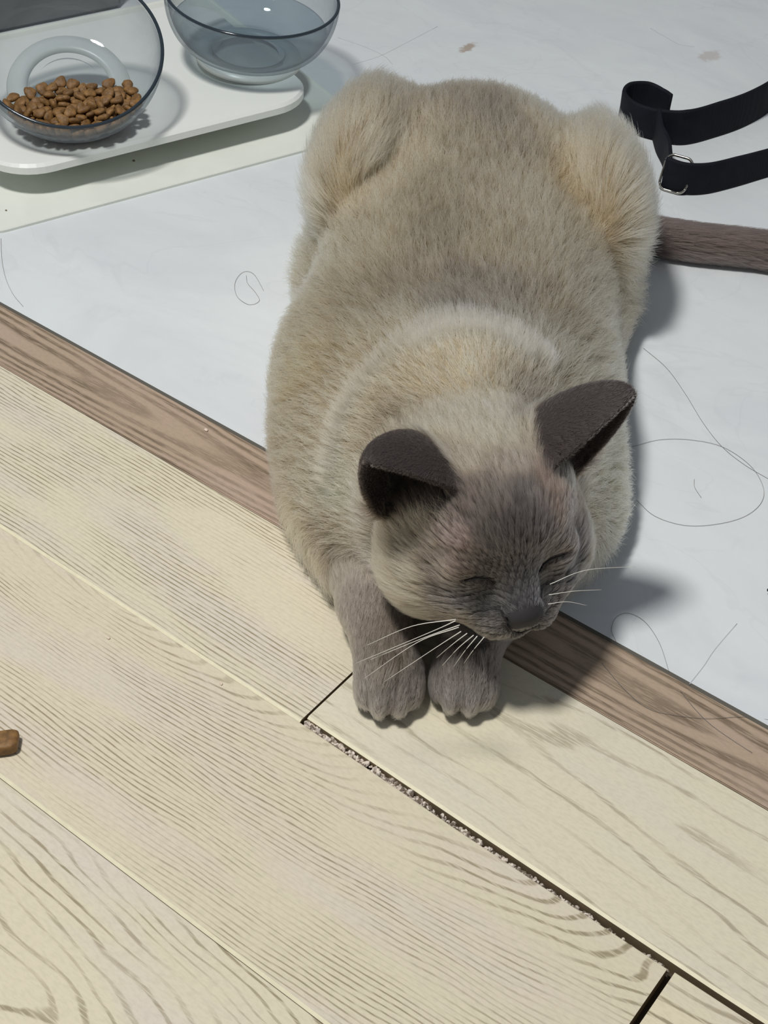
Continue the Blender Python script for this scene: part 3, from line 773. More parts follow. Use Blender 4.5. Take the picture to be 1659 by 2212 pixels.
def pts_union(P, r, k=0.004):
    P = np.asarray(P)
    rm = float(np.max(r))
    sl, (X, Y, Z) = block(P.min(0) - rm, P.max(0) + rm, k + 0.004)
    d = np.full(np.broadcast_shapes(X.shape, Y.shape, Z.shape), 1.0, np.float32)
    for p, rr in zip(P, np.broadcast_to(r, len(P))):
        np.minimum(d, np.sqrt((X - p[0]) ** 2 + (Y - p[1]) ** 2 + (Z - p[2]) ** 2) - rr, out=d)
    D[sl] = smin(D[sl], d, k)

ZB = 0.0016
# trunk
ell((0.000, 0.208, 0.055), (0.080, 0.080, 0.055), 0.02)
ell((-0.004, 0.215, 0.066), (0.064, 0.060, 0.047), 0.03)
ell((0.000, 0.100, 0.056), (0.090, 0.125, 0.061), 0.03)
ell((-0.004, -0.005, 0.058), (0.097, 0.110, 0.064), 0.03)
ell((-0.001, -0.060, 0.064), (0.078, 0.062, 0.058), 0.03)
ell((0.005, -0.100, 0.050), (0.072, 0.055, 0.048), 0.03)
ell((0.000, 0.050, 0.028), (0.098, 0.190, 0.030), 0.03)
cap((0.003, -0.070, 0.086), (0.016, -0.125, 0.084), 0.047, 0.043, 0.03)
ell((0.008, -0.065, 0.022), (0.092, 0.070, 0.024), 0.03)
# folded hind legs standing proud of the flanks, knees forward
for sx in (-1, 1):
    Rt = rotm(math.radians(-16), 0, math.radians(sx * 12))
    ell((0.077, 0.198, 0.057) if sx > 0 else (-0.069, 0.205, 0.068), (0.030, 0.084, 0.055), 0.014, Rt)
    ell((sx * 0.084, 0.150, 0.020), (0.026, 0.070, 0.020), 0.02)
# forelegs
cap((-0.041, -0.105, 0.030), (-0.0265, -0.160, 0.024), 0.024, 0.0175, 0.015)
cap((-0.0265, -0.160, 0.024), (-0.0165, -0.196, 0.0185), 0.0175, 0.0155, 0.008)
cap((0.046, -0.095, 0.030), (0.030, -0.155, 0.024), 0.026, 0.0175, 0.015)
cap((0.030, -0.155, 0.024), (0.0225, -0.188, 0.0185), 0.0175, 0.0150, 0.008)
def paw(c, ang):
    c = np.array(c); Rz_ = rotm(0, 0, math.radians(ang))
    ell(c + (0, 0.002, 0.0125), (0.0160, 0.0180, 0.0128), 0.006, Rz_)
    for tx, ty, rx_, ry_ in ((-0.0112, -0.0030, 0.0056, 0.0110), (-0.0042, -0.0085, 0.0064, 0.0112), (0.0048, -0.0080, 0.0064, 0.0110), (0.0114, -0.0025, 0.0056, 0.0108)):
        q = c + Rz_ @ np.array([tx, ty, 0.0098])
        ell(q, (rx_, ry_, 0.0098), 0.0025, Rz_)
PAWL, PAWR = (-0.0150, -0.2020, 0.0002), (0.0230, -0.1950, 0.0002)
paw(PAWL, 6); paw(PAWR, -6)
# tail lying on the sheet towards the right
TAIL = [(0.010, 0.262, 0.034), (0.060, 0.262, 0.020), (0.105, 0.246, 0.0155), (0.150, 0.238, 0.0150), (0.200, 0.236, 0.0150), (0.245, 0.232, 0.0145), (0.284, 0.224, 0.0140)]
tq = [2 * np.array(TAIL[0]) - np.array(TAIL[1])] + [np.array(p) for p in TAIL] + [2 * np.array(TAIL[-1]) - np.array(TAIL[-2])]
tpts = []
for i in range(1, len(tq) - 2):
    for t in np.linspace(0, 1, 14, endpoint=False):
        a, b, c, d = tq[i - 1], tq[i], tq[i + 1], tq[i + 2]
        tpts.append(0.5 * (2 * b + (c - a) * t + (2 * a - 5 * b + 4 * c - d) * t * t + (3 * b - a - 3 * c + d) * t ** 3))
pts_union(tpts, np.interp(np.arange(len(tpts)), [0, 14, len(tpts)], [0.018, 0.0122, 0.0108]), 0.008)
# head
def hell(c, r, k=0.01, R=None):
    Rr = HR if R is None else HR @ R
    ell(h2c(c), np.array(r) * HS, k, Rr)
hell((0, 0.006, 0.006), (0.0415, 0.0440, 0.0350), 0.012)
hell((0, -0.014, 0.020), (0.0300, 0.0270, 0.0200), 0.014)
for s in (-1, 1):
    hell((s * 0.0252, -0.0120, -0.0122), (0.0236 if s < 0 else 0.0222, 0.0280, 0.0215), 0.012)
    hell((s * 0.0185, -0.0325, 0.0070), (0.0120, 0.0095, 0.0110), 0.006)
    hell((s * 0.0088, -0.0465, -0.0150), (0.0108, 0.0105, 0.0085), 0.004)
    hell((s * 0.0190, -0.0360, -0.0100), (0.0110, 0.0120, 0.0100), 0.008)
cap(h2c((0, -0.026, 0.012)), h2c((0, -0.0490, -0.0050)), 0.0130 * HS, 0.0085 * HS, 0.008)
hell((0, -0.0535, -0.0062), (0.0082, 0.0056, 0.0064), 0.003)
hell((0, -0.0440, -0.0235), (0.0110, 0.0095, 0.0075), 0.004)
# ears: bent shells open sideways and forward
def ear_surface(s, nu=34, nv=34):
    I, K, O = np.array([.0205, -.0125, .0365]), np.array([.0325, .0215, .0385]), np.array([.0480, .0050, .0090])
    T = np.array([.0620, -.0005, .0630])
    if s < 0: T = T + np.array([0.000, -0.0045, -0.0050])
    I, K, O, T = (v * (s, 1, 1) for v in (I, K, O, T))
    u = np.linspace(0, 1, nu)[:, None]
    B = I * (2 * (u - .5) * (u - 1)) + K * (4 * u * (1 - u)) + O * (2 * u * (u - .5))
    Bc = (I + O) * .5 * .75 + K * .25
    out = []
    for v in np.linspace(-0.12, 1, nv):
        w = (max(0.0, 1 - max(v, 0) ** (1.7 if s < 0 else 2.1))) ** 0.62 * (1 - 0.22 * max(v, 0))
        out.append(Bc * (1 - v) + T * v + (B - Bc) * w)
    return np.array(out)          # nv, nu, 3
EARS = {}
for s in (-1, 1):
    S_ = ear_surface(s); EARS[s] = S_
    vv = np.repeat(np.linspace(-0.12, 1, S_.shape[0]), S_.shape[1])
    pts_union(h2c(S_.reshape(-1, 3)), (0.0019 - 0.0004 * np.clip(vv, 0, 1)), 0.006)
# flat belly
sl, (X, Y, Z) = block(GO, GE, 0)
wy = CO[1] + math.sin(CRZ) * X + math.cos(CRZ) * Y      # rests on the sheet behind its edge, on the planks before it
np.maximum(D, np.where(wy > 0.4935, 0.0019, 0.0004) - Z, out=D)


def surface_nets(Dg):
    s = Dg < 0
    c = [(i, j, k) for i in (0, 1) for j in (0, 1) for k in (0, 1)]
    n = [d - 1 for d in Dg.shape]
    cnt = np.zeros(n, np.int8)
    for i, j, k in c:
        cnt += s[i:n[0] + i, j:n[1] + j, k:n[2] + k]
    act = np.argwhere((cnt > 0) & (cnt < 8))
    idx = np.full(n, -1, np.int32)
    idx[act[:, 0], act[:, 1], act[:, 2]] = np.arange(len(act))
    val = {q: Dg[act[:, 0] + q[0], act[:, 1] + q[1], act[:, 2] + q[2]] for q in c}
    acc = np.zeros((len(act), 3)); m = np.zeros(len(act))
    for a in c:
        for ax in range(3):
            if a[ax] == 0:
                b = list(a); b[ax] = 1; b = tuple(b)
                da, db = val[a], val[b]
                x = (da < 0) != (db < 0)
                t = np.where(x, da / np.where(x, da - db, 1), 0)
                p = np.array(a, float)[None].repeat(len(act), 0); p[:, ax] = t
                acc[x] += p[x]; m[x] += 1
    V = GO + GH * (act + acc / m[:, None])
    F = []
    for ax in range(3):
        e = np.argwhere(np.diff(s.astype(np.int8), axis=ax) != 0)
        o1, o2 = [(1, 2), (2, 0), (0, 1)][ax]
        e = e[(e[:, o1] > 0) & (e[:, o2] > 0) & (e[:, o1] < n[o1]) & (e[:, o2] < n[o2])]
        up = s[e[:, 0], e[:, 1], e[:, 2]]
        q = []
        for d1, d2 in ((0, 0), (1, 0), (1, 1), (0, 1)):
            f = e.copy(); f[:, o1] -= d1; f[:, o2] -= d2
            q.append(idx[f[:, 0], f[:, 1], f[:, 2]])
        q = np.stack(q, 1)
        q[~up] = q[~up][:, ::-1]
        F.append(q)
    F = np.concatenate(F)
    return V, F[(F >= 0).all(1)]

BV, BF = surface_nets(D)


def vnormals(V, F):
    nrm = np.cross(V[F[:, 2]] - V[F[:, 0]], V[F[:, 3]] - V[F[:, 1]])
    out = np.zeros_like(V)
    for i in range(4):
        for ax in range(3):
            out[:, ax] += np.bincount(F[:, i], nrm[:, ax], len(V))
    return out / (np.linalg.norm(out, axis=1)[:, None] + 1e-12)


def smooth_mesh(V, F, it, lam=0.5):
    E = np.concatenate([F[:, [0, 1]], F[:, [1, 2]], F[:, [2, 3]], F[:, [3, 0]]])
    a, b = np.concatenate([E[:, 0], E[:, 1]]), np.concatenate([E[:, 1], E[:, 0]])
    deg = np.bincount(a, minlength=len(V))
    for _ in range(it):
        for l_ in (lam, -lam * 1.02):
            avg = np.stack([np.bincount(a, V[b, ax], len(V)) for ax in range(3)], 1) / np.maximum(deg, 1)[:, None]
            V = V + l_ * (avg - V)
    return V
BV = smooth_mesh(BV, BF, 3)
BN = vnormals(BV, BF)


def sstep(x, a, b):
    t = np.clip((x - a) / (b - a), 0, 1)
    return t * t * (3 - 2 * t)


def seg_dist(P, pts):
    P = np.asarray(P); d = np.full(len(P), 9.0)
    for a, b in zip(pts, pts[1:]):
        a = np.array(a, float); b = np.array(b, float); ab = b - a
        t = np.clip(((P - a) @ ab) / (ab @ ab), 0, 1)
        d = np.minimum(d, np.linalg.norm(P - a - t[:, None] * ab, axis=1))
    return d

# closed eyes, nostrils, mouth: surveyed on the surface, then pressed in
from mathutils.bvhtree import BVHTree
BVH = BVHTree.FromPolygons(BV.tolist(), BF.tolist())
def w2cat(w):
    q = np.asarray(w) - CO
    c_, s_ = math.cos(CRZ), math.sin(CRZ)
    return np.array([c_ * q[0] + s_ * q[1], -s_ * q[0] + c_ * q[1], q[2]])
def on_cat(px, py):
    o = w2cat((0, 0, H)); d = w2cat(at(px, py, 0.0)) - o
    hit = BVH.ray_cast(Vector(o), Vector(d).normalized())
    return None if hit[0] is None else np.array(hit[0])
def trace(pxs, sub=4):
    out = []
    for (x0, y0), (x1, y1) in zip(pxs, pxs[1:]):
        for k in range(sub):
            p = on_cat(x0 + (x1 - x0) * k / sub, y0 + (y1 - y0) * k / sub)
            if p is not None: out.append(p)
    p = on_cat(*pxs[-1])
    if p is not None: out.append(p)
    return np.array(out)
EYES = [trace([(1004, 1258), (1030, 1251), (1054, 1252), (1066, 1262)]), trace([(1168, 1236), (1175, 1222), (1190, 1210), (1206, 1204), (1222, 1199)])]
FOLD = trace([(1166, 1240), (1167, 1265), (1169, 1292)])
MOUTH = trace([(1093, 1352), (1103, 1364), (1121, 1370), (1142, 1365), (1163, 1353)])
NOSTR = [trace([(1081, 1316), (1085, 1330), (1094, 1344)])]
RING1 = trace([(712, 1040), (722, 960), (745, 890), (790, 820), (860, 748), (940, 700), (1020, 690), (1100, 718), (1150, 752), (1185, 790)])
RING2 = trace([(905, 752), (960, 722), (1030, 716), (1090, 738), (1140, 775)])
def line_dist(P, L, idx):
    d = np.full(len(P), 9.0)
    d[idx] = seg_dist(P[idx], L)
    return d
face = np.where(np.linalg.norm(BV - h2c((0, -0.04, 0)), axis=1) < 0.06)[0]
neck = np.where((BV[:, 2] > 0.02) & (BV[:, 1] < 0.02))[0]
def press(L, idx, w, depth):
    d = seg_dist(BV[idx], L)
    BV[idx] -= BN[idx] * (depth * np.exp(-(d / w) ** 2))[:, None]
for E_ in EYES: press(E_, face, 0.0017, 0.0020)
for E_ in NOSTR: press(E_, face, 0.0015, 0.0015)
press(FOLD, face, 0.0018, 0.0010)
press(MOUTH, face, 0.0015, 0.0014)
press(RING1, neck, 0.0040, 0.0012); press(RING2, neck, 0.0030, 0.0008)
BN = vnormals(BV, BF)


def region(P):
    """weights of head / leg / tail / ear for points in cat coordinates"""
    h = c2h(P)
    hd = np.sqrt((h[:, 0] / 0.056) ** 2 + ((h[:, 1] + 0.004) / 0.062) ** 2 + ((h[:, 2] + 0.002) / 0.050) ** 2)
    head0 = 1 - sstep(hd, 0.95, 1.12)
    ear = np.zeros(len(P))
    near = np.where((np.abs(h[:, 0]) > 0.012) & (h[:, 2] > 0.0) & (np.abs(h[:, 0]) < 0.08) & (h[:, 2] < 0.09) & (np.abs(h[:, 1]) < 0.05))[0]
    if len(near):
        dm = np.full(len(near), 9.0)
        for s in (-1, 1):
            Q = EARS[s][5:, ::2].reshape(-1, 3)
            for q in Q:
                np.minimum(dm, ((h[near] - q) ** 2).sum(1), out=dm)
        ear[near] = 1 - sstep(np.sqrt(dm), 0.0025, 0.0060)
    dleg = np.minimum(seg_dist(P, [(-0.030, -0.152, 0.022), (-0.0265, -0.160, 0.024), PAWL]), seg_dist(P, [(0.036, -0.135, 0.024), (0.030, -0.155, 0.024), PAWR]))
    leg = 1 - sstep(dleg, 0.022, 0.034)
    legc = (1 - sstep(dleg, 0.017, 0.042)) * (1 - head0)
    tail = (1 - sstep(seg_dist(P, TAIL[1:]), 0.016, 0.024)) * sstep(P[:, 0], 0.07, 0.10)
    return h, head0, leg * (1 - head0), tail, ear, legc


def wave(P, f, seed):
    r = np.random.default_rng(seed); o = np.zeros(len(P))
    for i in range(6):
        k = r.normal(size=3) * f
        o += np.sin(P @ k + r.uniform(0, 6.28))
    return o / 2.4


def L3(*c): return np.array(lin(*c)[:3])
C_EAR, C_TAIL, C_NOSE = L3(92, 82, 79), L3(106, 92, 86), L3(96, 93, 96)
# coat pattern: tone patches with some shading in their colours (spread smoothly between them)
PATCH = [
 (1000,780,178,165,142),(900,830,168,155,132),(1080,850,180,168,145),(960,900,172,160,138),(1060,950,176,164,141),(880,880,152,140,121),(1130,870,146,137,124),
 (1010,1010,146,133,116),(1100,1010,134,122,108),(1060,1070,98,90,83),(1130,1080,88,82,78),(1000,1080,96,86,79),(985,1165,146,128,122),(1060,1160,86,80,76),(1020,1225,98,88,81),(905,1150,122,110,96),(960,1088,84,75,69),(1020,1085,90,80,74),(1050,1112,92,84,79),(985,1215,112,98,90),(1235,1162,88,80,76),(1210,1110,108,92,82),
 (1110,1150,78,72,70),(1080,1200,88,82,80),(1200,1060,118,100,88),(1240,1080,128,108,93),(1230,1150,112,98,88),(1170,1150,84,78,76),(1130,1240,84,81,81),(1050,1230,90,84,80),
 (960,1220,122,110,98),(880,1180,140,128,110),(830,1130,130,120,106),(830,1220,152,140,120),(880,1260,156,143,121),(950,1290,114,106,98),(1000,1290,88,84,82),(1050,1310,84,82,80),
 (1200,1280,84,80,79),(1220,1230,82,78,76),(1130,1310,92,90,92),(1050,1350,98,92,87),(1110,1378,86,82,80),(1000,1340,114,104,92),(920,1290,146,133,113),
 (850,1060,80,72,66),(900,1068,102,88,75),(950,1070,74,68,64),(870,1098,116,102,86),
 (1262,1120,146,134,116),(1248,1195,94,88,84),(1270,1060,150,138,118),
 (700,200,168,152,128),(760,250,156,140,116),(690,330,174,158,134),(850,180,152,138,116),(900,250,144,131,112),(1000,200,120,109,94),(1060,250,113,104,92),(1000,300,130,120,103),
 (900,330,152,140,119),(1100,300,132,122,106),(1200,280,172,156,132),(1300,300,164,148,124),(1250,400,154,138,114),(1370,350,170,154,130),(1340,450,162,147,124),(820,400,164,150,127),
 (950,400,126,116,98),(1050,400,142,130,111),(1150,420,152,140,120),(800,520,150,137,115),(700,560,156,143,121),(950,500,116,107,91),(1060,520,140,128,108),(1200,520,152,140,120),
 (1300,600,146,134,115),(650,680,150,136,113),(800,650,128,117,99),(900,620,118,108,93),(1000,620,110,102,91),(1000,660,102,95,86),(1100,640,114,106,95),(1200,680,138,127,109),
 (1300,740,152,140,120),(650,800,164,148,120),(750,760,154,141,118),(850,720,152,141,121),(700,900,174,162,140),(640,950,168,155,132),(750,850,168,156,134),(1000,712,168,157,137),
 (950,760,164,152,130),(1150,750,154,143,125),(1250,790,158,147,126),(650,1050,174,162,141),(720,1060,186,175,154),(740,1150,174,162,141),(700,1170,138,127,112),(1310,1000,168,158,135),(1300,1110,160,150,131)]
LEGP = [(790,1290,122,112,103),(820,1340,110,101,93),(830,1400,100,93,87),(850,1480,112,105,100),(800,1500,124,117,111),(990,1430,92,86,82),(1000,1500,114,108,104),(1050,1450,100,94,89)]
def survey(L, gain):
    pos, col = [], []
    for px, py, r_, g_, b_ in L:
        p = on_cat(px, py)
        if p is None: continue
        pos.append(p); col.append(np.array(lin(r_, g_, b_)[:3]) / (gain(p) if callable(gain) else gain))
    pos, col = np.array(pos), np.array(col)
    return pos, col
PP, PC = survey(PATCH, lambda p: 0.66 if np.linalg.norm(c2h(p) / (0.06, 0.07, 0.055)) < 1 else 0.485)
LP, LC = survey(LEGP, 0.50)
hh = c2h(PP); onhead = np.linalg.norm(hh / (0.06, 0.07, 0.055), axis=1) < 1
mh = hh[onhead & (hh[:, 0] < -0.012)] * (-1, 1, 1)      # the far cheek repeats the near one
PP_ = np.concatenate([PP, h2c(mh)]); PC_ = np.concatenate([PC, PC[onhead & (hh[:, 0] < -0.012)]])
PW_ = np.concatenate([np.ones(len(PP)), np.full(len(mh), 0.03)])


def shepard(P, pos, col, wt, eps, sat=1.2):
    num = np.zeros((len(P), 3)); den = np.zeros(len(P))
    for p, c, w in zip(pos, col, wt):
        q = w / (((P - p) ** 2).sum(1) + eps ** 2) ** 2.5
        num += q[:, None] * c; den += q
    c = num / den[:, None]
    m_ = c.mean(1, keepdims=True)
    return np.clip(m_ + (c - m_) * sat, 0.01, 0.9)


def mixc(a, b, w): return a + (b - a) * w[:, None]


def coat(P, reg):
    h, head, leg, tail, ear, legc = reg
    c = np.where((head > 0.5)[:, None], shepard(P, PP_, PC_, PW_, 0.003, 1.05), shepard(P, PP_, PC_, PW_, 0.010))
    r_ = np.minimum(line_dist(P, RING1, np.arange(len(P))), line_dist(P, RING2, np.arange(len(P))) * 1.3)
    c = mixc(c, L3(226, 216, 196), 0.80 * np.exp(-(r_ / 0.0042) ** 2))
    c = mixc(c, shepard(P, LP, LC, np.ones(len(LP)), 0.006), legc)
    ns = np.sqrt((h[:, 0] / 0.0095) ** 2 + ((h[:, 1] + 0.0565) / 0.009) ** 2 + ((h[:, 2] + 0.0062) / 0.0085) ** 2)
    c = mixc(c, C_NOSE, 1 - sstep(ns, 0.85, 1.05))
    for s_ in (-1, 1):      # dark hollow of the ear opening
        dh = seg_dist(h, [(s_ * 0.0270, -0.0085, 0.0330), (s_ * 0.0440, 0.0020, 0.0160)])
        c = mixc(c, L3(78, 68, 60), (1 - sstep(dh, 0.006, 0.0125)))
    c = mixc(c, C_TAIL, tail)
    c = mixc(c, C_EAR, ear)
    return c

regV = region(BV)
colV = coat(BV, regV)
line_d = np.full(len(BV), 9.0)
line_d[face] = np.minimum.reduce([seg_dist(BV[face], L_) for L_ in EYES + [MOUTH] + NOSTR])
skin = colV * 0.40
skin = mixc(skin, L3(34, 30, 32), 1 - sstep(line_d, 0.0008, 0.0020))

body_me = bpy.data.meshes.new('body')
body_me.from_pydata(BV.tolist(), [], BF.tolist())
body_me.polygons.foreach_set('use_smooth', [True] * len(body_me.polygons))
at_ = body_me.attributes.new('coat', 'FLOAT_COLOR', 'POINT')
at_.data.foreach_set('color', np.concatenate([skin, np.ones((len(BV), 1))], 1).astype(np.float32).ravel())
ms = NT('cat_skin')
an = ms.n('ShaderNodeAttribute'); an.attribute_name = 'coat'
ms.l(an.outputs['Color'], ms.bsdf.inputs['Base Color'])
ms.bsdf.inputs['Roughness'].default_value = 0.65
ms.bsdf.inputs['Specular IOR Level'].default_value = 0.2
body_me.materials.append(ms.m)
body = link(bpy.data.objects.new('body', body_me), cat)

# ---- fur
mf = NT('cat_fur')
mf.t.nodes.remove(mf.bsdf)
hb = mf.n('ShaderNodeBsdfHairPrincipled')
hb.parametrization = 'COLOR'
an = mf.n('ShaderNodeAttribute'); an.attribute_name = 'coat'
mf.l(an.outputs['Color'], hb.inputs['Color'])
hb.inputs['Roughness'].default_value = 0.5
hb.inputs['IOR'].default_value = 1.40
hb.inputs['Radial Roughness'].default_value = 0.6
hb.inputs['Random Roughness'].default_value = 0.1
mf.l(hb.outputs[0], mf.out.inputs[0])

TRI = np.concatenate([BF[:, [0, 1, 2]], BF[:, [0, 2, 3]]])
TA = 0.5 * np.linalg.norm(np.cross(BV[TRI[:, 1]] - BV[TRI[:, 0]], BV[TRI[:, 2]] - BV[TRI[:, 0]]), axis=1)
TC = BV[TRI].mean(1)


def scatter(weight, count):
    w = TA * weight
    t = rng.choice(len(TRI), count, p=w / w.sum())
    a, b = rng.random(count), rng.random(count)
    f = a + b > 1; a[f] = 1 - a[f]; b[f] = 1 - b[f]
    bc = np.stack([1 - a - b, a, b], 1)
    P = (BV[TRI[t]] * bc[:, :, None]).sum(1)
    Nn = (BN[TRI[t]] * bc[:, :, None]).sum(1)
    return P, Nn / (np.linalg.norm(Nn, axis=1)[:, None] + 1e-9)


def unit(v): return v / (np.linalg.norm(v, axis=1)[:, None] + 1e-9)


def grow(name, P, Nn, flow, length, lift, color, radius, clump=0.006, clump_amt=0.35, jitter=0.11, npt=5, tip=1.22, root=0.42, hair_var=0.13, clump_var=0.10, dark=0.0):
    n = len(P)
    flow = flow + rng.normal(size=(n, 3)) * jitter
    Dn = unit(flow - Nn * (flow * Nn).sum(1)[:, None])
    length = length * rng.uniform(0.72, 1.18, n)
    lift = lift * rng.uniform(0.7, 1.35, n)
    # clumps: jittered cells pull tips together
    wob = np.stack([wave(P, 90, 31 + i) for i in range(3)], 1) * 0.0022
    cell = np.floor((P + wob) / clump).astype(np.int64)
    key = cell[:, 0] * 1000003 + cell[:, 1] * 10007 + cell[:, 2]
    _, inv, cnt = np.unique(key, return_inverse=True, return_counts=True)
    cen = np.stack([np.bincount(inv, P[:, i]) for i in range(3)], 1) / cnt[:, None]
    crand = rng.normal(size=(len(cnt), 3))
    cval = rng.normal(size=len(cnt))
    Dn = unit(Dn + 0.10 * (crand[inv] - Nn * (crand[inv] * Nn).sum(1)[:, None]) * clump_amt * 2)
    pull = (cen[inv] - P) * clump_amt
    pts = np.zeros((n, npt, 3), np.float32)
    for i in range(npt):
        t = i / (npt - 1)
        a = Dn * (t * (0.55 + 0.45 * t))[..., None] if False else Dn * (t * (0.60 + 0.40 * t))
        up = Nn * (lift * t * (1 - 0.42 * t))[:, None]
        pts[:, i] = P + length[:, None] * (a * np.sqrt(np.clip(1 - lift ** 2 * 0.4, 0.2, 1))[:, None] + up) + pull * t ** 1.3
    pts[:, :, 2] = np.maximum(pts[:, :, 2], 0.0012)
    col = color * np.exp(hair_var * rng.normal(size=n) + clump_var * cval[inv])[:, None]
    if dark: col *= np.where(np.random.default_rng(3).random(len(cnt)) < dark, 0.55, 1.0)[inv][:, None]
    ramp = (root + (tip - root) * np.linspace(0, 1, npt) ** 1.1)[None, :, None]
    colp = np.concatenate([np.clip(col[:, None] * ramp, 0, 0.9), np.ones((n, npt, 1))], 2)
    cu = bpy.data.hair_curves.new(name)
    cu.add_curves([npt] * n)
    cu.attributes['position'].data.foreach_set('vector', pts.reshape(-1))
    ra = cu.attributes.get('radius') or cu.attributes.new('radius', 'FLOAT', 'POINT')
    prof_r = np.array([1.0, 1.0, 0.85, 0.6, 0.15]) if npt == 5 else np.linspace(1, .2, npt)
    ra.data.foreach_set('value', (np.asarray(radius).reshape(-1, 1) * np.ones((n, 1)) * prof_r[None]).astype(np.float32).ravel())
    ca = cu.attributes.new('coat', 'FLOAT_COLOR', 'POINT')
    ca.data.foreach_set('color', colp.astype(np.float32).ravel())
    cu.materials.append(mf.m)
    o = link(bpy.data.objects.new(name, cu), cat)
    o['kind'] = 'stuff'
    return o

FUR = 1.0
def lid(name, L, r, lift_):
    q = []
    for p in L[::2]:
        n_ = BVH.find_nearest(Vector(p))[1]
        n_ = np.array(n_); n_ = n_ if n_ @ (p - h2c((0, 0, 0))) > 0 else -n_
        q.append(p + n_ * lift_)
    return tube(name, q, r, m_lid, cat, r1=r * 0.55, sub=3)
m_lid = plain('eyelid_dark', lin(30, 26, 27), 0.5)
for E_ in EYES: lid('closed_eye', E_, 0.00062, -0.0004)
lid('mouth_line', MOUTH, 0.00050, -0.0005)
for E_ in NOSTR: lid('nostril', E_, 0.00075, -0.0008)
regT = region(TC)
hT, headT, legT, tailT, earT, _ = regT
under = sstep(TC[:, 2], 0.004, 0.010)
headW = (headT > 0.5).astype(float) * (1 - (tailT > .5))
legW = ((legT > 0.5) & (headT <= 0.5)).astype(float)
tailW = (tailT > 0.5).astype(float)
bodyW = ((headT <= 0.5) & (legT <= 0.5) & (tailT <= 0.5) & (earT < 0.5)).astype(float)
earW = (earT > 0.5).astype(float)
headW *= (1 - earW)

# coat of the trunk
P, Nn = scatter(bodyW * under, int(165000 * FUR))
r = region(P)
hc = np.array([HP[0], HP[1] + 0.02, 0.06])
rad = P - hc; rad[:, 2] *= 0.3
back = np.zeros_like(P); back[:, 1] = 1.0
wB_ = sstep(P[:, 1], -0.03, 0.10)[:, None]
flow = unit(rad) * (1 - wB_) + back * wB_
flow[:, 0] += 0.45 * np.sign(P[:, 0]) * sstep(np.abs(P[:, 0]), 0.03, 0.09)
flow[:, 2] -= 0.25 * sstep(np.abs(P[:, 0]), 0.05, 0.09)
thigh = sstep(P[:, 1], 0.09, 0.14) * sstep(np.abs(P[:, 0]), 0.055, 0.080)
knee = np.stack([np.sign(P[:, 0]) * 0.080, np.full(len(P), 0.105), np.full(len(P), 0.075)], 1)
fl_t = unit(P - knee) + np.array([0, 0.25, 0.0])
flow = flow * (1 - thigh[:, None] * 0.8) + fl_t * thigh[:, None] * 0.8
flow += 0.26 * np.stack([wave(P, 45, 5), wave(P, 45, 6), wave(P, 45, 7)], 1) * (0.15 + thigh[:, None])
ln = 0.0145 + 0.0075 * thigh + 0.004 * sstep(P[:, 1], 0.16, 0.26) + 0.002 * sstep(np.abs(P[:, 0]), 0.05, 0.08)
ln *= 1 - 0.25 * sstep(-P[:, 1], 0.05, 0.09)
fringe = sstep(-P[:, 1], 0.085, 0.115) * (1 - sstep(P[:, 2], 0.030, 0.055))
ln += 0.006 * fringe
flow = flow * (1 - 0.6 * fringe[:, None]) + np.array([-0.2, -0.8, -0.7]) * fringe[:, None]
lift = 0.46 + 0.16 * thigh + 0.10 * sstep(P[:, 1], 0.2, 0.28)
ringd = np.minimum(seg_dist(P, RING1), seg_dist(P, RING2))
ln *= 1 - 0.35 * np.exp(-(ringd / 0.005) ** 2)
big = rng.random(len(P)) < 0.5
big = big | (thigh > 0.5)
for msk, cs, nm in ((big, 0.0050, 'coat'), (~big, 0.0030, 'undercoat')):
    grow(nm, P[msk], Nn[msk], flow[msk], ln[msk] * (1.0 if nm == 'coat' else 0.85), lift[msk], coat(P[msk], tuple(q[msk] for q in r)), 0.000105, clump=cs, clump_amt=0.80, root=0.20, tip=1.34, hair_var=0.20, clump_var=0.14, dark=0.16)

# head
keep_line = 1 - np.exp(-(np.minimum.reduce([seg_dist(TC, L_) for L_ in EYES + [MOUTH]]) / 0.0014) ** 2)
noseT = np.sqrt((hT[:, 0] / 0.0088) ** 2 + ((hT[:, 1] + 0.0565) / 0.007) ** 2 + ((hT[:, 2] + 0.0062) / 0.0066) ** 2)
P, Nn = scatter(headW * keep_line * (noseT > 1).astype(float) * (1 + 1.2 * sstep(-hT[:, 1], 0.0, 0.03)), int(120000 * FUR))
r = region(P); h = r[0]
fl = (P - h2c((0, -0.058, -0.006)))
ln = 0.0024 + 0.0062 * sstep(np.linalg.norm(h - np.array([0, -0.055, -0.005]), axis=1), 0.012, 0.062)
ln += 0.0045 * sstep(np.abs(h[:, 0]), 0.028, 0.046) * sstep(-h[:, 2], -0.016, 0.006)
lined = np.minimum.reduce([seg_dist(P, L_) for L_ in EYES + [MOUTH]])
ln *= 1 - 0.6 * np.exp(-(lined / 0.0030) ** 2)
for s in (-1, 1):
    ln *= 1 - 0.45 * np.exp(-(((h[:, 0] - s * 0.0265) / 0.011) ** 2 + ((h[:, 1] + 0.0265) / 0.012) ** 2 + ((h[:, 2] - 0.023) / 0.011) ** 2))
grow('head_fur', P, Nn, unit(fl), ln, np.full(len(P), 0.36), coat(P, r), 0.000075 + 0.00002 * sstep(h[:, 1], -0.02, 0.02), clump=0.0030, clump_amt=0.50, jitter=0.10, root=0.30, tip=1.28, hair_var=0.16, clump_var=0.10, dark=0.08)

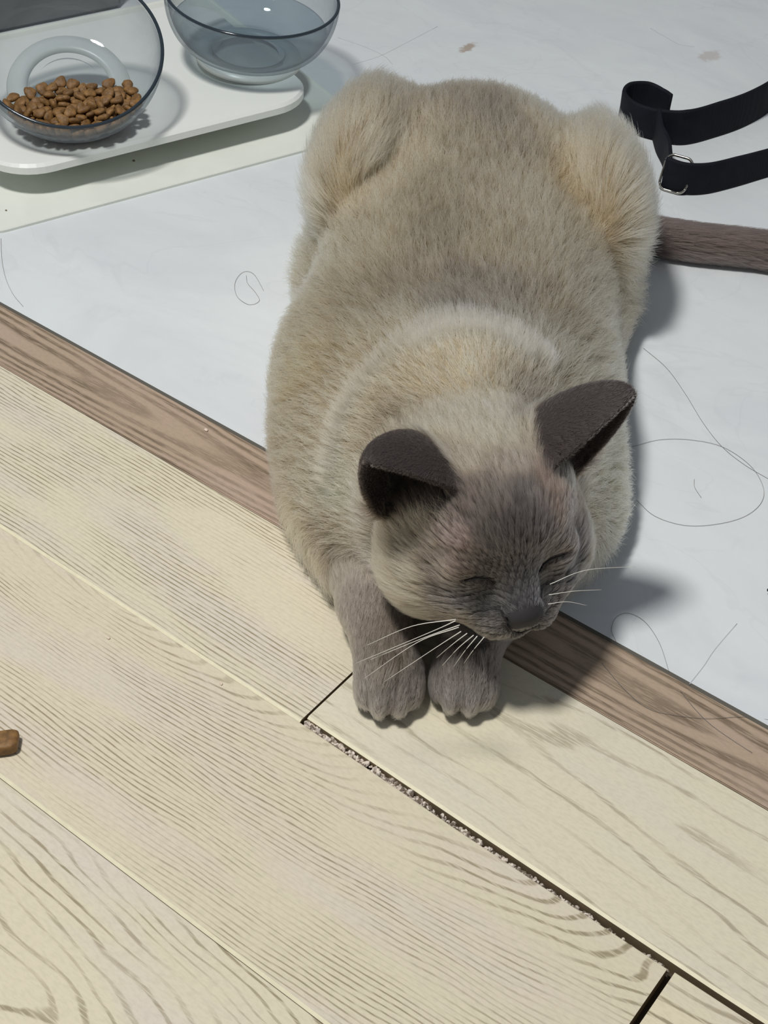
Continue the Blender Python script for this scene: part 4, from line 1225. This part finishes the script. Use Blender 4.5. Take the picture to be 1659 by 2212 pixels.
# ears: plush
P, Nn = scatter(earW, int(26000 * FUR))
r = region(P); h = r[0]
fl = P - h2c(np.stack([np.sign(h[:, 0]) * 0.032, np.full(len(P), 0.004), np.full(len(P), 0.02)], 1))
grow('ear_fur', P, Nn, unit(fl), np.full(len(P), 0.0022), np.full(len(P), 0.45), coat(P, r), 0.00006, clump=0.003, clump_amt=0.1, tip=1.1)
# pale tufts at the front opening of each ear
tp, tn, tf, tc = [], [], [], []
for s in (-1, 1):
    I, O = np.array([s * .0225, -.0150, .0340]), np.array([s * .0480, -.0020, .0090])
    for k in range(260):
        u = rng.random() ** 0.8
        q = I + (O - I) * u + np.array([s * -0.001, -0.0050, -0.004]) + rng.normal(size=3) * 0.0016
        hit = BVH.find_nearest(Vector(h2c(q)))
        tp.append(np.array(hit[0])); tn.append(np.array(hit[1]))
        tf.append(HR @ np.array([s * 0.75, 0.25, 0.55])); tc.append(L3(226, 208, 172) * rng.uniform(0.55, 1.0))
tp, tn, tf, tc = map(np.array, (tp, tn, tf, tc))
tn = np.where(((tn * (tp - h2c((0, 0.01, 0)))).sum(1) < 0)[:, None], -tn, tn)
grow('ear_tufts', tp, tn, tf, np.full(len(tp), 0.0120), np.full(len(tp), 0.30), tc, 0.00008, clump=0.004, clump_amt=0.5, jitter=0.2)
# fine light edge along the near margin of each ear
mp = np.concatenate([h2c(EARS[s][4:, 0]) for s in (-1, 1)]); 
mp = np.repeat(mp, 30, 0) + rng.normal(size=(len(mp) * 30, 3)) * 0.0003
mn = unit(mp - np.repeat(np.concatenate([h2c(EARS[s][4:, 12]) for s in (-1, 1)]), 30, 0))
md = unit(np.concatenate([np.repeat(np.gradient(h2c(EARS[s][4:, 0]), axis=0), 30, 0) for s in (-1, 1)]))
grow('ear_edge', mp, mn, md, np.full(len(mp), 0.0020), np.full(len(mp), 0.45), np.repeat(L3(150, 139, 132)[None], len(mp), 0), 0.00006, clump=0.01, clump_amt=0.0, root=0.9, tip=1.1)
# forelegs and paws
P, Nn = scatter(legW * under, int(52000 * FUR))
r = region(P)
fl = np.zeros_like(P); fl[:, 1] = -1; fl[:, 2] = -0.25
ln = 0.0042 + 0.0085 * sstep(P[:, 1], -0.180, -0.125)
grow('foreleg_fur', P, Nn, fl, ln, np.full(len(P), 0.38), coat(P, r), 0.00007, clump=0.003, clump_amt=0.3, jitter=0.15)
# tail
P, Nn = scatter(tailW * under, int(36000 * FUR))
r = region(P)
fl = np.zeros_like(P); fl[:, 0] = 1; fl[:, 1] = -0.1
grow('tail_fur', P, Nn, fl, np.full(len(P), 0.0120), np.full(len(P), 0.40), coat(P, r), 0.00009, clump=0.004, clump_amt=0.4)

# pale ruff standing up along the folds of the neck
rp = np.concatenate([RING1, RING2]); rp = np.repeat(rp, 90, 0) + rng.normal(size=(len(rp) * 90, 3)) * (0.0024, 0.0024, 0.001)
rn = []
for p in rp:
    q, n_ = BVH.find_nearest(Vector(p))[:2]
    n_ = np.array(n_); rn.append(np.concatenate([np.array(q), n_ if n_[2] > -0.2 else -n_]))
rn = np.array(rn)
grow('neck_ruff', rn[:, :3], rn[:, 3:], unit(rn[:, :3] - hc), np.full(len(rn), 0.0095), np.full(len(rn), 1.15), np.repeat(L3(206, 194, 170)[None], len(rn), 0), 0.00009, clump=0.003, clump_amt=0.4, root=0.7, tip=1.15)
# whiskers
WD0, WD1 = 0.640, 0.640
m_wh = plain('whisker_white', lin(236, 232, 222), 0.35)
def head_px(px, py, depth):
    d = RW @ np.array([px - 829.5, -(py - 1106.0), -FPX]) / FPX
    w = np.array([0, 0, H]) + d * depth
    c_, s_ = math.cos(CRZ), math.sin(CRZ)
    q = w - CO
    return np.array([c_ * q[0] + s_ * q[1], -s_ * q[0] + c_ * q[1], q[2]])
WL = [((985, 1338), (889, 1353), (792, 1394)), ((984, 1341), (931, 1365), (768, 1433)), ((991, 1355), (901, 1388), (786, 1466)), ((993, 1350), (915, 1378), (800, 1425)),
      ((996, 1364), (949, 1394), (831, 1472)), ((1009, 1368), (980, 1390), (943, 1421)), ((1023, 1372), (990, 1400), (955, 1438)), ((1031, 1374), (1005, 1405), (980, 1440)), ((1046, 1376), (1022, 1405), (1002, 1433))]
WR = [((1188, 1262), (1265, 1232), (1372, 1224)), ((1186, 1285), (1240, 1277), (1300, 1274)), ((1184, 1305), (1225, 1300), (1268, 1308))]
for i, w in enumerate(WL):
    tube('whisker', [head_px(*w[0], WD0), head_px(*w[1], WD0 + 0.003), head_px(*w[2], WD0 + 0.012)], 0.00024, m_wh, cat, r1=0.00008, sub=7, sides=5)
for i, w in enumerate(WR):
    tube('whisker', [head_px(*w[0], WD1), head_px(*w[1], WD1 + 0.003), head_px(*w[2], WD1 + 0.008)], 0.00017, m_wh, cat, r1=0.00006, sub=7, sides=5)
